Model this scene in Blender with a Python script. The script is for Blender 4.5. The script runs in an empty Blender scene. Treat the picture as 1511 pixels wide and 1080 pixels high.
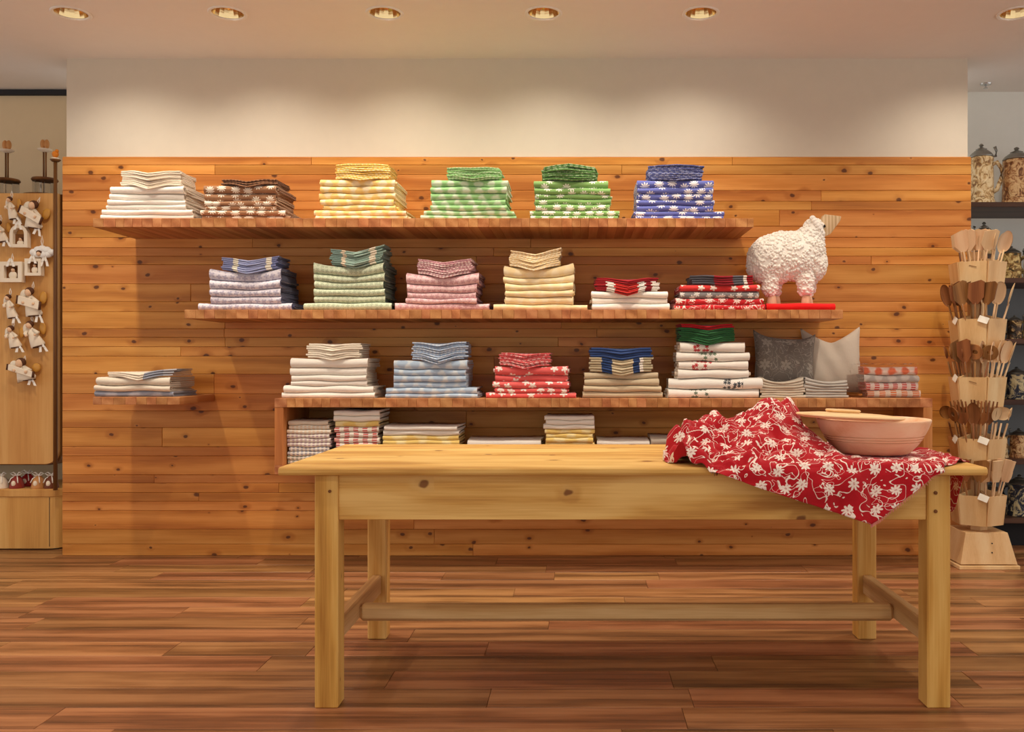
import bpy, bmesh, math, random
import numpy as np
from mathutils import Vector, Matrix
random.seed(7)
SC = bpy.context.scene
COL = SC.collection
PI = math.pi
# ---------------------------------------------------------------- camera
F, CX, CY, CAMZ = 1310.0, 855.0, 536.0, 1.12      # focal length in pixels, vanishing point, eye height (m)
cam = bpy.data.cameras.new('camera'); camo = bpy.data.objects.new('camera', cam); COL.objects.link(camo)
camo.location = (0, 0, CAMZ); camo.rotation_euler = (PI/2, 0, 0)
cam.sensor_width = 36; cam.lens = 36*F/1511
cam.shift_x = -(CX-755.5)/1511; cam.shift_y = (CY-540)/1511
cam.clip_start = .05
SC.camera = camo
# ---------------------------------------------------------------- world, exposure
wd = bpy.data.worlds.new('world'); SC.world = wd; wd.use_nodes = True
wd.node_tree.nodes['Background'].inputs[0].default_value = (1.0, .955, .89, 1)
wd.node_tree.nodes['Background'].inputs[1].default_value = .84
SC.view_settings.view_transform = 'Standard'; SC.view_settings.look = 'None'
SC.view_settings.gamma = 1; SC.view_settings.use_curve_mapping = False
SC.view_settings.exposure = .20
WARM = (1.0, .89, .73)
CEIL = 2.902
WALL = 5.17                                        # face of the wooden cladding
COLS = [(p-CX)*4.52/F for p in (105, 336, 568, 802, 1034, 1500)]
LIGHT_ROWS = [(4.52, COLS, 27, 125), (3.95, [-2.62, -1.2, .25, 1.7], 70, 120), (2.3, [-3.2, -1.7, -.2, 1.3, 2.8], 22, 140),
              (.5, [-3.2, -1.7, -.2, 1.3, 2.8], 36, 140)]   # distance, columns, watts, cone
def spot(x, y, watts, cone):
    l = bpy.data.lights.new('downlight_lamp', 'SPOT'); l.energy = watts; l.color = WARM
    l.spot_size = math.radians(cone); l.spot_blend = 1.; l.shadow_soft_size = .035
    o = bpy.data.objects.new('downlight_lamp', l); COL.objects.link(o); o.location = (x, y, CEIL-.012)
    return o
for y, xs, w, c in LIGHT_ROWS:
    for x in xs:
        o = spot(x, y, w, c)
        if y > 4.4: o.rotation_euler = (math.radians(18), 0, 0)      # wall washers are tipped towards the cladding
def wx(px, d): return (px-CX)*d/F
def wz(py, d): return CAMZ-(py-CY)*d/F
# ---------------------------------------------------------------- mesh helpers
class MB:
    def __init__(s): s.v = []; s.f = []; s.uv = []; s.m = []
    def add(s, vs, fs, uvs=None, mi=0, M=None):
        b = len(s.v)
        s.v += [tuple(M @ Vector(p)) if M else tuple(p) for p in vs]
        for f in fs:
            s.f.append([i+b for i in f]); s.m.append(mi)
            s.uv.append([uvs[i] for i in f] if uvs else [(0, 0)]*len(f))
        return s
    def box(s, x0, x1, y0, y1, z0, z1, mi=0, M=None):
        vs = [(x, y, z) for z in (z0, z1) for y in (y0, y1) for x in (x0, x1)]
        return s.add(vs, [(0,2,3,1), (4,5,7,6), (0,1,5,4), (2,6,7,3), (0,4,6,2), (1,3,7,5)], None, mi, M)
    def prism(s, poly, a, b, axis='y', mi=0, M=None):          # polygon (u,w) swept along an axis
        n = len(poly)
        P = {'y': lambda u, w, t: (u, t, w), 'x': lambda u, w, t: (t, u, w), 'z': lambda u, w, t: (u, w, t)}[axis]
        vs = [P(u, w, a) for u, w in poly]+[P(u, w, b) for u, w in poly]
        fs = [tuple(range(n)), tuple(range(2*n-1, n-1, -1))]+[(i, i+n, (i+1) % n+n, (i+1) % n) for i in range(n)]
        return s.add(vs, fs, None, mi, M)
    def lathe(s, prof, n=24, M=None, mi=0, cap=True):
        vs, fs, uv = [], [], []
        for j, (r, z) in enumerate(prof):
            for i in range(n):
                a = 2*PI*i/n; vs.append((r*math.cos(a), r*math.sin(a), z)); uv.append((a*.1, z))
        for j in range(len(prof)-1):
            for i in range(n):
                k = (i+1) % n; fs.append((j*n+i, j*n+k, (j+1)*n+k, (j+1)*n+i))
        if cap:
            if prof[0][0] > 1e-5: fs.append(tuple(range(n-1, -1, -1)))
            if prof[-1][0] > 1e-5: fs.append(tuple((len(prof)-1)*n+i for i in range(n)))
        return s.add(vs, fs, uv, mi, M)
    def tube(s, pts, rad, n=8, mi=0, M=None, flat=1.0, up=None):
        pts = [Vector(p) for p in pts]; m = len(pts)
        if not hasattr(rad, '__len__'): rad = [rad]*m
        vs, fs = [], []
        t0 = (pts[1]-pts[0]).normalized()
        up = Vector(up) if up else Vector((0, 0, 1)) if abs(t0.z) < .9 else Vector((0, 1, 0))
        for i, p in enumerate(pts):
            t = (pts[min(i+1, m-1)]-pts[max(i-1, 0)]).normalized()
            a = t.cross(up).normalized(); b = a.cross(t).normalized()
            for k in range(n):
                q = 2*PI*k/n; vs.append(p+a*math.cos(q)*rad[i]+b*math.sin(q)*rad[i]*flat)
        for i in range(m-1):
            for k in range(n):
                l = (k+1) % n; fs.append((i*n+k, i*n+l, (i+1)*n+l, (i+1)*n+k))
        fs += [tuple(range(n-1, -1, -1)), tuple((m-1)*n+k for k in range(n))]
        return s.add(vs, fs, None, mi, M)
    def blob(s, c, r, nu=12, nv=8, mi=0, M=None):
        if not hasattr(r, '__len__'): r = (r, r, r)
        vs, fs = [(c[0], c[1], c[2]+r[2])], []
        for j in range(1, nv):
            t = PI*j/nv
            for i in range(nu):
                a = 2*PI*i/nu
                vs.append((c[0]+r[0]*math.sin(t)*math.cos(a), c[1]+r[1]*math.sin(t)*math.sin(a), c[2]+r[2]*math.cos(t)))
        vs.append((c[0], c[1], c[2]-r[2]))
        for i in range(nu):
            k = (i+1) % nu; fs.append((0, 1+i, 1+k))
            for j in range(nv-2): fs.append((1+j*nu+i, 1+(j+1)*nu+i, 1+(j+1)*nu+k, 1+j*nu+k))
            e = 1+(nv-2)*nu; fs.append((e+i, len(vs)-1, e+k))
        return s.add(vs, fs, None, mi, M)
    def mesh(s, name, mats, smooth=False, bevel=0, seg=1):
        me = bpy.data.meshes.new(name); me.from_pydata(s.v, [], s.f)
        if not isinstance(mats, (list, tuple)): mats = [mats]
        for m in mats: me.materials.append(m)
        me.polygons.foreach_set('material_index', s.m)
        u = me.uv_layers.new(name='uv'); u.data.foreach_set('uv', [c for f in s.uv for p in f for c in p])
        bm = bmesh.new(); bm.from_mesh(me)
        bmesh.ops.recalc_face_normals(bm, faces=bm.faces)
        if bevel: bmesh.ops.bevel(bm, geom=bm.edges[:], offset=bevel, segments=seg, affect='EDGES', profile=.6)
        bm.to_mesh(me); bm.free()
        if smooth:
            me.polygons.foreach_set('use_smooth', [True]*len(me.polygons))
            if smooth != 'all': me.set_sharp_from_angle(angle=math.radians(40))
        me.update(); return me
def place(name, me, parent=None, loc=(0, 0, 0), rot=(0, 0, 0)):
    o = bpy.data.objects.new(name, me); COL.objects.link(o); o.parent = parent; o.location = loc; o.rotation_euler = rot
    return o
def part(name, mb, mat, parent=None, smooth=False, bevel=0, loc=(0, 0, 0), rot=(0, 0, 0), seg=1):
    return place(name, mb.mesh(name, mat, smooth, bevel, seg), parent, loc, rot)
def tag(o, label, cat, group=None):
    o['label'] = label; o['category'] = cat
    if group: o['group'] = group
    return o
def thing(name, label, cat, loc=(0, 0, 0), rot=(0, 0, 0), group=None):
    o = place(name, None, None, loc, rot); o.empty_display_size = .05
    return tag(o, label, cat, group)
def struct(o): o['kind'] = 'structure'; return o
def copy_tree(o, parent=None):
    c = o.copy(); COL.objects.link(c); c.parent = parent
    for ch in list(o.children): copy_tree(ch, c)
    return c
# ---------------------------------------------------------------- materials
def lin(r, g, b): return tuple((c/255/12.92 if c/255 <= .04045 else ((c/255+.055)/1.055)**2.4) for c in (r, g, b))+(1,)
class N:
    def __init__(s, name, rough=.6, spec=.3):
        s.mat = bpy.data.materials.new(name); s.mat.use_nodes = True; s.t = s.mat.node_tree
        s.b = s.t.nodes['Principled BSDF']; s.b.inputs['Roughness'].default_value = rough
        s.b.inputs['Specular IOR Level'].default_value = spec
    def put(s, sock, v):
        if hasattr(v, 'is_output'): s.t.links.new(v, sock)
        elif v is not None: sock.default_value = v
    def node(s, typ, ins=(), **kw):
        n = s.t.nodes.new(typ)
        for k, v in kw.items(): setattr(n, k, v)
        for k, v in (ins.items() if isinstance(ins, dict) else enumerate(ins)): s.put(n.inputs[k], v)
        return n
    def math(s, op, a, b=None, c=None, clamp=False):
        return s.node('ShaderNodeMath', [a, b, c] if c is not None else [a, b], operation=op, use_clamp=clamp).outputs[0]
    def vmath(s, op, a, b): return s.node('ShaderNodeVectorMath', [a, b], operation=op).outputs[0]
    def mix(s, fac, a, b, mode='MIX'):
        n = s.t.nodes.new('ShaderNodeMix'); n.data_type = 'RGBA'; n.blend_type = mode
        s.put(n.inputs[0], fac); s.put(n.inputs[6], a); s.put(n.inputs[7], b); return n.outputs[2]
    def ramp(s, fac, stops, interp='LINEAR'):
        n = s.t.nodes.new('ShaderNodeValToRGB'); n.color_ramp.interpolation = interp; e = n.color_ramp.elements
        while len(e) < len(stops): e.new(.5)
        for i, (p, c) in enumerate(stops): e[i].position = p; e[i].color = c if hasattr(c, '__len__') else (c, c, c, 1)
        s.put(n.inputs[0], fac); return n.outputs[0]
    def sstep(s, x, a, b):
        n = s.node('ShaderNodeMapRange', [x, a, b, 0, 1], interpolation_type='SMOOTHSTEP'); return n.outputs[0]
    def noise(s, vec, scale, detail=3, rough=.55, dist=0):
        return s.node('ShaderNodeTexNoise', {'Vector': vec, 'Scale': scale, 'Detail': detail, 'Roughness': rough, 'Distortion': dist})
    def rnd(s): return s.node('ShaderNodeObjectInfo').outputs['Random']
    def obj(s): return s.node('ShaderNodeTexCoord').outputs['Object']
    def uv(s): return s.node('ShaderNodeTexCoord').outputs['UV']
    def scale(s, v, k): return s.vmath('MULTIPLY', v, k)
    def shift(s, v, amt=40.0):
        r = s.rnd(); n = s.node('ShaderNodeCombineXYZ', [s.math('MULTIPLY', r, amt), s.math('MULTIPLY', r, amt*1.7), s.math('MULTIPLY', r, amt*.6)])
        return s.vmath('ADD', v, n.outputs[0])
    def sep(s, v): return s.node('ShaderNodeSeparateXYZ', [v]).outputs
    def color(s, c): s.put(s.b.inputs['Base Color'], c); return s
    def bump(s, h, strength=.3, dist=.01):
        n = s.node('ShaderNodeBump', {'Height': h, 'Strength': strength, 'Distance': dist}); s.put(s.b.inputs['Normal'], n.outputs[0]); return s
def plain(name, rgb, rough=.6, spec=.3, metal=0, var=.0, bump=0, bscale=60):
    n = N(name, rough, spec); c = lin(*rgb)
    if var:
        t = n.noise(n.obj(), 14, 4).outputs['Fac']
        c = n.mix(t, tuple(x*(1-var) for x in c[:3])+(1,), tuple(min(1, x*(1+var)) for x in c[:3])+(1,))
    n.color(c); n.b.inputs['Metallic'].default_value = metal
    if bump: n.bump(n.noise(n.obj(), bscale, 3).outputs['Fac'], bump, .004)
    return n.mat
def wood(name, light, mid, dark, axis='x', rough=.5, spec=.3, ring=55., grain=1., knots=0., knot_scale=(4.2, 9.5), knot_rgb=(70, 34, 14), var=.25, bump=.12, ksize=.017, streak=16, stops=(.25, .52, .8)):
    """boards with long grain along one axis, optional knots; every piece is offset by its own random number"""
    n = N(name, rough, spec); co = n.shift(n.obj())
    x, y, z = n.sep(co)
    if axis == 'y': x, y, z = y, x, z
    if axis == 'z': x, y, z = z, y, x
    long = n.node('ShaderNodeCombineXYZ', [n.math('MULTIPLY', x, .9), y, z]).outputs[0]
    w1 = n.noise(n.scale(long, (1.6, 7, 7)), 1., 3, .5).outputs['Fac']
    kd = None
    if knots:
        kv = n.node('ShaderNodeCombineXYZ', [n.math('MULTIPLY', x, knot_scale[0]), n.math('MULTIPLY', n.math('ADD', z, y), knot_scale[1]), 0]).outputs[0]
        kv = n.vmath('ADD', kv, n.scale(n.noise(n.scale(long, (30, 30, 30)), 1., 1).outputs['Color'], (.06, .12, 0)))
        vo = n.node('ShaderNodeTexVoronoi', {'Vector': kv, 'Scale': 1.}, voronoi_dimensions='2D')
        kr = n.sep(vo.outputs['Color'])[0]
        size = n.math('MULTIPLY', n.sstep(kr, 1-knots, 1.25-knots*.5), ksize*knot_scale[0])
        kd = n.math('DIVIDE', vo.outputs['Distance'], n.math('ADD', size, .0001))
        halo = n.math('SUBTRACT', 1., n.sstep(kd, .6, 3.2))
        core = n.math('SUBTRACT', 1., n.sstep(kd, .55, 1.05))
        gate = n.math('GREATER_THAN', size, .012)
        halo = n.math('MULTIPLY', halo, gate); core = n.math('MULTIPLY', core, gate)
    rr = n.math('ADD', n.math('MULTIPLY', z, ring), n.math('MULTIPLY', w1, 9.*grain))
    rr = n.math('ADD', rr, n.math('MULTIPLY', y, ring*.6))
    if knots: rr = n.math('ADD', rr, n.math('MULTIPLY', halo, 2.2))
    rings = n.math('ADD', n.math('MULTIPLY', n.math('SINE', rr), .5), .5)
    fine = n.noise(n.scale(long, (5, 190, 190)), 1., 2, .6).outputs['Fac']
    tone = n.math('ADD', n.math('MULTIPLY', rings, .45), n.math('MULTIPLY', fine, .55))
    streak = n.noise(n.scale(long, (.8, streak, streak)), 1., 2).outputs['Fac']
    tone = n.math('ADD', n.math('MULTIPLY', tone, .55), n.math('MULTIPLY', streak, .6), None)
    c = n.ramp(tone, [(stops[0], lin(*dark)), (stops[1], lin(*mid)), (stops[2], lin(*light))])
    hsv = n.node('ShaderNodeHueSaturation', {'Value': n.math('ADD', n.math('MULTIPLY', n.math('FRACT', n.math('MULTIPLY', n.rnd(), 13.7)), 2*var), 1-var),
         'Hue': n.math('ADD', n.math('MULTIPLY', n.math('FRACT', n.math('MULTIPLY', n.rnd(), 31.3)), .03*var*4), .5-.015*var*4), 'Color': c})
    c = hsv.outputs[0]
    if knots:
        c = n.mix(n.math('MULTIPLY', halo, .38), c, lin(*dark))
        c = n.mix(n.math('MULTIPLY', core, .88), c, lin(*knot_rgb))
    n.color(c); n.bump(tone, bump, .003)
    return n.mat
def cloth(name, base, kind='plain', second=(250, 245, 235), size=.03, petals=9, dens=1., third=None, bands=None, amount=1.):
    """woven fabrics; uv is in metres along the width and round the fold"""
    n = N(name, .92, .12); uv = n.uv(); c = lin(*base); s2 = lin(*second)
    n.b.inputs['Sheen Weight'].default_value = .15
    weave = n.noise(n.scale(uv, (900, 420, 1)), 1., 2).outputs['Fac']
    p = n.shift(uv, 7.)
    def petal_mask(p, step, rad, k, jitter=.75, keep=0.):
        q = n.scale(p, (1/step, 1/step, 0))
        vo = n.node('ShaderNodeTexVoronoi', {'Vector': q, 'Scale': 1., 'Randomness': jitter}, voronoi_dimensions='2D')
        d = n.sep(n.vmath('SUBTRACT', q, vo.outputs['Position']))
        ang = n.math('ARCTAN2', d[1], d[0])
        turn = n.math('MULTIPLY', n.sep(vo.outputs['Color'])[1], 6.28)
        cs = n.math('ABSOLUTE', n.math('COSINE', n.math('ADD', n.math('MULTIPLY', ang, k/2), turn)))
        lim = n.math('MULTIPLY', n.math('ADD', n.math('MULTIPLY', cs, .62), .38), rad/step)
        m = n.math('LESS_THAN', vo.outputs['Distance'], lim)
        if keep: m = n.math('MULTIPLY', m, n.math('GREATER_THAN', n.sep(vo.outputs['Color'])[0], keep))
        return m
    if kind == 'daisy':
        c = n.mix(n.math('MULTIPLY', petal_mask(p, size*2.5/dens, size, petals, .6), amount), c, s2)
    elif kind == 'vine':
        fl = petal_mask(p, size*2.35/dens, size*.66, petals, .35)
        t = n.noise(n.scale(p, (15, 15, 0)), 1., .6, .4, .7).outputs['Fac']
        ln = n.math('LESS_THAN', n.math('ABSOLUTE', n.math('SUBTRACT', n.math('FRACT', n.math('MULTIPLY', t, 4.8)), .5)), .042)
        t2 = n.noise(n.scale(p, (27, 27, 0)), 1., .3, .4, .8).outputs['Fac']
        ln2 = n.math('LESS_THAN', n.math('ABSOLUTE', n.math('SUBTRACT', n.math('FRACT', n.math('MULTIPLY', t2, 2.4)), .5)), .03)
        m = n.math('MAXIMUM', fl, n.math('MAXIMUM', ln, ln2))
        ctr = petal_mask(p, size*2.35/dens, size*.16, 2, .35)
        c = n.mix(n.math('MULTIPLY', m, amount), c, s2)
        c = n.mix(n.math('MULTIPLY', ctr, .5), c, lin(*base))
    elif kind == 'soft':
        u, v, _ = n.sep(p)
        a = n.math('SINE', n.math('MULTIPLY', u, 6.28/(size*2.4))); b = n.math('SINE', n.math('MULTIPLY', v, 6.28/(size*2.)))
        t = n.noise(n.scale(p, (30, 30, 0)), 1., 2).outputs['Fac']
        m = n.sstep(n.math('ADD', n.math('ADD', a, n.math('MULTIPLY', b, .6)), n.math('MULTIPLY', n.math('SUBTRACT', t, .5), 3.)), -.6, .9)
        c = n.mix(n.math('MULTIPLY', m, amount), c, s2)
    elif kind == 'small':
        m = petal_mask(p, size, size*.42, 4, .25)
        t = n.noise(n.scale(p, (160, 160, 0)), 1., 2).outputs['Fac']
        c = n.mix(n.math('MULTIPLY', m, amount), c, s2)
        c = n.mix(n.math('MULTIPLY', n.sstep(t, .45, .7), .25), c, s2)
    elif kind == 'bands':
        u = n.sep(uv)[0]
        c = n.ramp(u, [(q, lin(*k)) for q, k in bands], 'CONSTANT')
    elif kind == 'emb':                                # embroidered sprig in the middle of a plain cloth
        u = n.sep(uv)[0]
        m = n.math('MULTIPLY', n.math('LESS_THAN', n.math('ABSOLUTE', n.math('SUBTRACT', u, size)), .055), petal_mask(uv, .024, .012, 6, .8, .25))
        c = n.mix(m, c, s2)
    elif kind == 'stripe':
        u, v, _ = n.sep(uv)
        a = n.math('GREATER_THAN', n.math('SINE', n.math('MULTIPLY', u, 6.28/size)), -.1)
        t = n.math('GREATER_THAN', n.math('SINE', n.math('MULTIPLY', v, 6.28/.012)), -.2)
        c = n.mix(n.math('MULTIPLY', n.math('MULTIPLY', a, t), amount), c, s2)
    v = n.math('ADD', n.math('MULTIPLY', weave, .35), .82)
    n.color(n.mix(1., c, n.node('ShaderNodeCombineColor', [v, v, v]).outputs[0], 'MULTIPLY'))
    n.bump(n.math('ADD', n.math('MULTIPLY', weave, .5), n.noise(n.scale(uv, (45, 45, 0)), 1., 3).outputs['Fac']), .35, .004)
    return n.mat
PINE = wood('pine_cladding', (224, 156, 80), (202, 130, 56), (166, 94, 34), 'x', .42, .35, 48, 1., .58, (6., 9.), (84, 40, 16), .12, ksize=.02)
BLOCK = wood('butcher_block', (206, 146, 94), (180, 116, 68), (140, 82, 44), 'y', .5, .3, 70, 1., .12, (5., 10.), var=.12)
TABLEW = wood('old_pine_table', (232, 192, 118), (212, 164, 88), (174, 120, 56), 'x', .55, .25, 26, 1.5, .8, (4., 5.5), (118, 70, 36), .05, ksize=.02, stops=(.3, .5, .72))
TABLEV = wood('old_pine_table_upright', (228, 182, 106), (208, 154, 76), (172, 116, 50), 'z', .55, .25, 60, 1., .35, (3., 9.), (120, 70, 36), .06, stops=(.3, .5, .72))
STRETCH = wood('worn_stretcher_pine', (226, 190, 138), (202, 158, 102), (160, 112, 66), 'x', .6, .25, 60, 1., .1, var=.06)
FLOORW = wood('floor_hardwood', (172, 122, 80), (138, 92, 56), (88, 58, 36), 'x', .34, .42, 60, 1.2, 0, var=.17, bump=.05, stops=(.34, .54, .76), streak=42)
BEECH = wood('pale_beech', (240, 208, 158), (230, 190, 136), (212, 166, 110), 'z', .5, .3, 30, .8, 0, var=.07, bump=.05)
OAK = wood('oak_veneer', (222, 172, 104), (206, 150, 82), (186, 128, 64), 'z', .5, .3, 20, .7, 0, var=.08, bump=.05)
OLIVE = wood('olive_wood', (172, 118, 68), (136, 88, 48), (90, 54, 28), 'z', .45, .35, 90, 1., 0, var=.15, bump=.05)
SPOONW = wood('beech_spoon', (238, 206, 164), (228, 190, 146), (208, 166, 120), 'z', .55, .25, 80, 1., 0, var=.12, bump=.05)
PEARW = wood('turned_pearwood', (250, 212, 178), (244, 196, 158), (230, 168, 126), 'x', .5, .3, 60, 1., 0, var=.05, bump=.04)
PLASTER = plain('plaster_wall', (216, 206, 190), .9, .1, 0, .03, .08, 90)
CEILM = plain('ceiling_paint', (240, 234, 228), .9, .1, 0, .02)
GREYWALL = plain('grey_alcove_paint', (242, 243, 238), .9, .1, 0, .03)
DARKW = wood('dark_stained_shelf', (96, 64, 50), (72, 46, 36), (48, 30, 24), 'x', .45, .3, 60, 1., 0, var=.1)
BLACKM = plain('dark_shadow_gap', (46, 46, 50), .8)
# ================================================================ the room
def board(name, x0, x1, y0, y1, z0, z1, mat, parent, bevel=.0015):
    c = ((x0+x1)/2, (y0+y1)/2, (z0+z1)/2)
    m = MB().box(x0-c[0], x1-c[0], y0-c[1], y1-c[1], z0-c[2], z1-c[2])
    return part(name, m, mat, parent, False, bevel, c)
# floor: slab plus single planks
fl = struct(part('floor', MB().box(-6, 5.5, -3.5, 6.0, -.06, -.006), FLOORW))
PW = .17; y = 1.70; rnd = random.Random(3)
while y < 5.86:
    x = -4.75-rnd.random()*1.1
    while x < 4.1:
        L = rnd.choice((.62, .9, 1.2, 1.5, 1.9))*rnd.uniform(.85, 1.15)
        if x+L > -4.75: board('plank', x+.0006, x+L-.0006, y+.0006, y+PW-.0006, -.014, rnd.uniform(-.0004, .0004), FLOORW, fl, .0012)
        x += L
    y += PW
# ceiling with round holes for the recessed downlights
R_HOLE = .088; cells = []
mb = MB()
def quad(a, b, c, d): mb.add([(a, c, CEIL), (b, c, CEIL), (b, d, CEIL), (a, d, CEIL)], [(0, 3, 2, 1)])
ycur = 6.0
for yy, xs, _, _ in LIGHT_ROWS:
    c, d = yy-.11, yy+.11
    quad(-6, 5.5, d, ycur); ycur = c; xc = -6.
    for hx in xs:
        a, b = hx-.11, hx+.11; quad(xc, a, c, d); xc = b; ring = []; outer = []
        for i in range(32):
            t = 2*PI*i/32; cs, sn = math.cos(t), math.sin(t); k = 1/max(abs(cs), abs(sn))
            ring.append((hx+R_HOLE*cs, yy+R_HOLE*sn, CEIL)); outer.append((hx+.11*cs*k, yy+.11*sn*k, CEIL))
        mb.add(ring+outer, [(i, (i+1) % 32, (i+1) % 32+32, i+32) for i in range(32)])
    quad(xc, 5.5, c, d)
quad(-6, 5.5, -3.5, ycur)
me = mb.mesh('ceiling', CEILM)
ce = struct(place('ceiling', me))
# upper slab keeps the room dark above the holes
part('ceiling_slab', MB().box(-6, 5.5, -3.5, 6.0, CEIL+.16, CEIL+.2), CEILM, ce)
# partition wall: plaster above, cladding boards below
XL, XR = wx(92, WALL), wx(1433, WALL)
PXL, PXR = wx(98, WALL+.02), wx(1428, WALL+.02)
wall = struct(part('wall_back', MB().box(PXL, PXR, WALL+.022, WALL+.30, 0, CEIL), PLASTER))
rows_px = [232.2, 243.3, 257.8, 281, 297, 310, 333.9, 350.5, 365.5, 378, 390.5, 418.9, 445, 460, 485, 497.7, 511.7, 525.5, 552, 581, 606, 631, 658.9,
           672.8, 700.5, 712.8, 726.7, 739.4, 753.3, 781, 803, 820.5]
rz = [max(0., wz(p, WALL)) for p in rows_px]; rz[-1] = 0.
rnd = random.Random(11)
for top, bot in zip(rz, rz[1:]):
    cuts = [XL]; x = XL+rnd.uniform(.5, 2.6)
    while x < XR-.5: cuts.append(x); x += rnd.uniform(1.5, 3.2)
    cuts.append(XR)
    for a, b in zip(cuts, cuts[1:]):
        board('cladding_board', a+(.0006 if a > XL else 0), b-(.0006 if b < XR else 0), WALL-rnd.uniform(0, .0014), WALL+.0215, bot+.0007, top-.0007, PINE, wall, .0018)
board('top_cap', XL, XR, WALL+.004, WALL+.0218, rz[0], rz[0]+.004, PINE, wall, .001)
# alcove walls either side of the partition
LB = 5.80
wl = struct(part('wall_left', MB().box(-5.6, PXL+.02, LB, LB+.1, 0, CEIL), plain('alcove_beige', (228, 206, 170), .9, .1, 0, .03)))
t1 = struct(part('trim_1', MB().box(-5.6, PXL, LB-.03, LB-.0005, CEIL-.035, CEIL-.003), BLACKM))
wr = struct(part('wall_right', MB().box(PXR-.02, 5.0, LB+.03, LB+.13, 0, CEIL), GREYWALL))
# recessed downlights
REFL = N('gold_reflector', .12); REFL.color(lin(244, 214, 160)); REFL.b.inputs['Metallic'].default_value = 1; REFL = REFL.mat
RING = plain('white_trim_ring', (240, 236, 230), .5)
BULB = N('lamp_glow', .4); BULB.color((1, .9, .7, 1)); BULB.b.inputs['Emission Color'].default_value = (1, .82, .55, 1); BULB.b.inputs['Emission Strength'].default_value = 1.6; BULB = BULB.mat
ring_me = MB().lathe([(.078, .002), (.080, -.004), (.092, -.006), (.096, -.002), (.096, .0), (.086, .0), (.080, .004)], 40, cap=False).mesh('trim_ring', RING, True)
refl_me = MB().lathe([(.083, .001), (.074, .03), (.062, .065), (.045, .095), (.03, .11)], 20, cap=False).mesh('reflector', REFL, False)
bulb_me = MB().lathe([(.0, .07), (.016, .072), (.024, .085), (.027, .112), (.03, .12)], 16).mesh('lamp_bulb', BULB, True)
nth = ['first', 'second', 'third', 'fourth', 'fifth', 'sixth']
for r, (yy, xs_, w, c) in enumerate(LIGHT_ROWS):
    for i, x in enumerate(xs_):
        rowname = ['the row nearest the wooden wall', 'the row above the table', 'the row over the shop floor', 'the far row of the shop'][r]
        d = thing('ceiling_downlight', f'recessed gold downlight, {nth[i]} from the cabinet side in {rowname}', 'downlight', (x, yy, CEIL), group='recessed downlights')
        place('trim_ring', ring_me, d); place('reflector', refl_me, d, rot=(0, 0, .3*i)); place('lamp_bulb', bulb_me, d)
# small sprinkler on the ceiling by the grey alcove
sp = thing('ceiling_sprinkler', 'tiny chrome fire sprinkler on the ceiling above the stein shelves', 'sprinkler', (wx(1441, 5.79), 5.66, CEIL))
CHROME = plain('chrome', (200, 200, 200), .25, .5, 1)
part('base_plate', MB().lathe([(.0, 0), (.035, 0), (.032, -.008), (.0, -.008)][::-1], 20), CHROME, sp, True)
part('nozzle', MB().lathe([(.0, -.03), (.014, -.03), (.014, -.027), (.005, -.024), (.005, -.008), (.009, -.008)], 12), CHROME, sp, True)
# ================================================================ shelves
SF = WALL*.912                                    # front edge of the shelves
def shelf_staves(root, x0, x1, z0, z1, yb=WALL-.002, ox=0):
    rr = random.Random(int(x0*1000+z0*77)); x = x0
    while x < x1-1e-4:
        w = rr.choice((.045, .05, .055, .06, .065)); e = x+w
        if x1-e < .03: e = x1
        b = board('stave', x+.0003, e-.0003, SF+rr.uniform(0, .0012), yb, z0+rr.uniform(0, .0006), z1, BLOCK, root, .0012)
        x = e
TH = .047
Z1, Z2, Z3, Z4 = wz(322, SF), wz(457, SF), wz(588, SF), wz(586, SF)
s1 = thing('wall_shelf', 'topmost long floating shelf of wooden blocks, carrying six cloth stacks', 'shelf')
shelf_staves(s1, wx(137, SF), wx(1112, SF), Z1-TH, Z1)
s2 = thing('wall_shelf', 'long floating wooden shelf under the topmost one, carrying the toy sheep', 'shelf')
shelf_staves(s2, wx(272, SF), wx(1244, SF), Z2-TH, Z2)
s4 = thing('wall_shelf', 'short floating wooden shelf holding one low stack of linen', 'shelf')
shelf_staves(s4, wx(137, SF), wx(265, SF), Z4-.04, Z4)
bs = thing('box_shelf', 'wide open wooden box shelf behind the table with cushions on top', 'shelf')
BX0, BX1, ZB = wx(405, SF), wx(1376, SF), wz(700, SF)
shelf_staves(bs, BX0, BX1, Z3-TH, Z3)
for a, b in ((BX0, BX0+TH), (BX1-TH, BX1)):
    board('side_panel', a, b, SF+.001, WALL-.002, ZB+TH, Z3-TH-.0005, wood('box_side_'+str(round(a)), (214, 150, 92), (190, 120, 64), (150, 84, 42), 'z', .5, .3, 50, 1., .2, var=.05), bs)
shelf_staves(bs, BX0, BX1, ZB, ZB+TH-.0005)
BOXF = ZB+TH
# ================================================================ table
TT, TY0, TY1, TX0, TX1 = .785, 2.85, 3.68, wx(410, 2.85), wx(1458, 2.85)
tb = thing('work_table', 'long old pine farmhouse table with stretchers and a red cloth on one end', 'table')
prof = [(TY0+.006, TT-.026), (TY0, TT-.018), (TY0+.001, TT-.006), (TY0+.007, TT), (TY1-.006, TT), (TY1, TT-.006), (TY1, TT-.02), (TY1-.006, TT-.026)]
cxt = (TX0+TX1)/2
part('tabletop', MB().prism([(u, w-TT) for u, w in prof], TX0-cxt, TX1-cxt, 'x'), TABLEW, tb, False, .002, (cxt, 0, TT))
LX = [(wx(464, 2.88), wx(464, 2.88)+.076), (wx(1403, 2.88)-.076, wx(1403, 2.88))]
LY = [(2.88, 2.96), (3.60, 3.675)]
for (a, b) in LX:
    for (c, d) in LY:
        p = board('leg', a, b, c, d, 0, TT-.0262, TABLEV, tb, .004)
AP = .611
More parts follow.
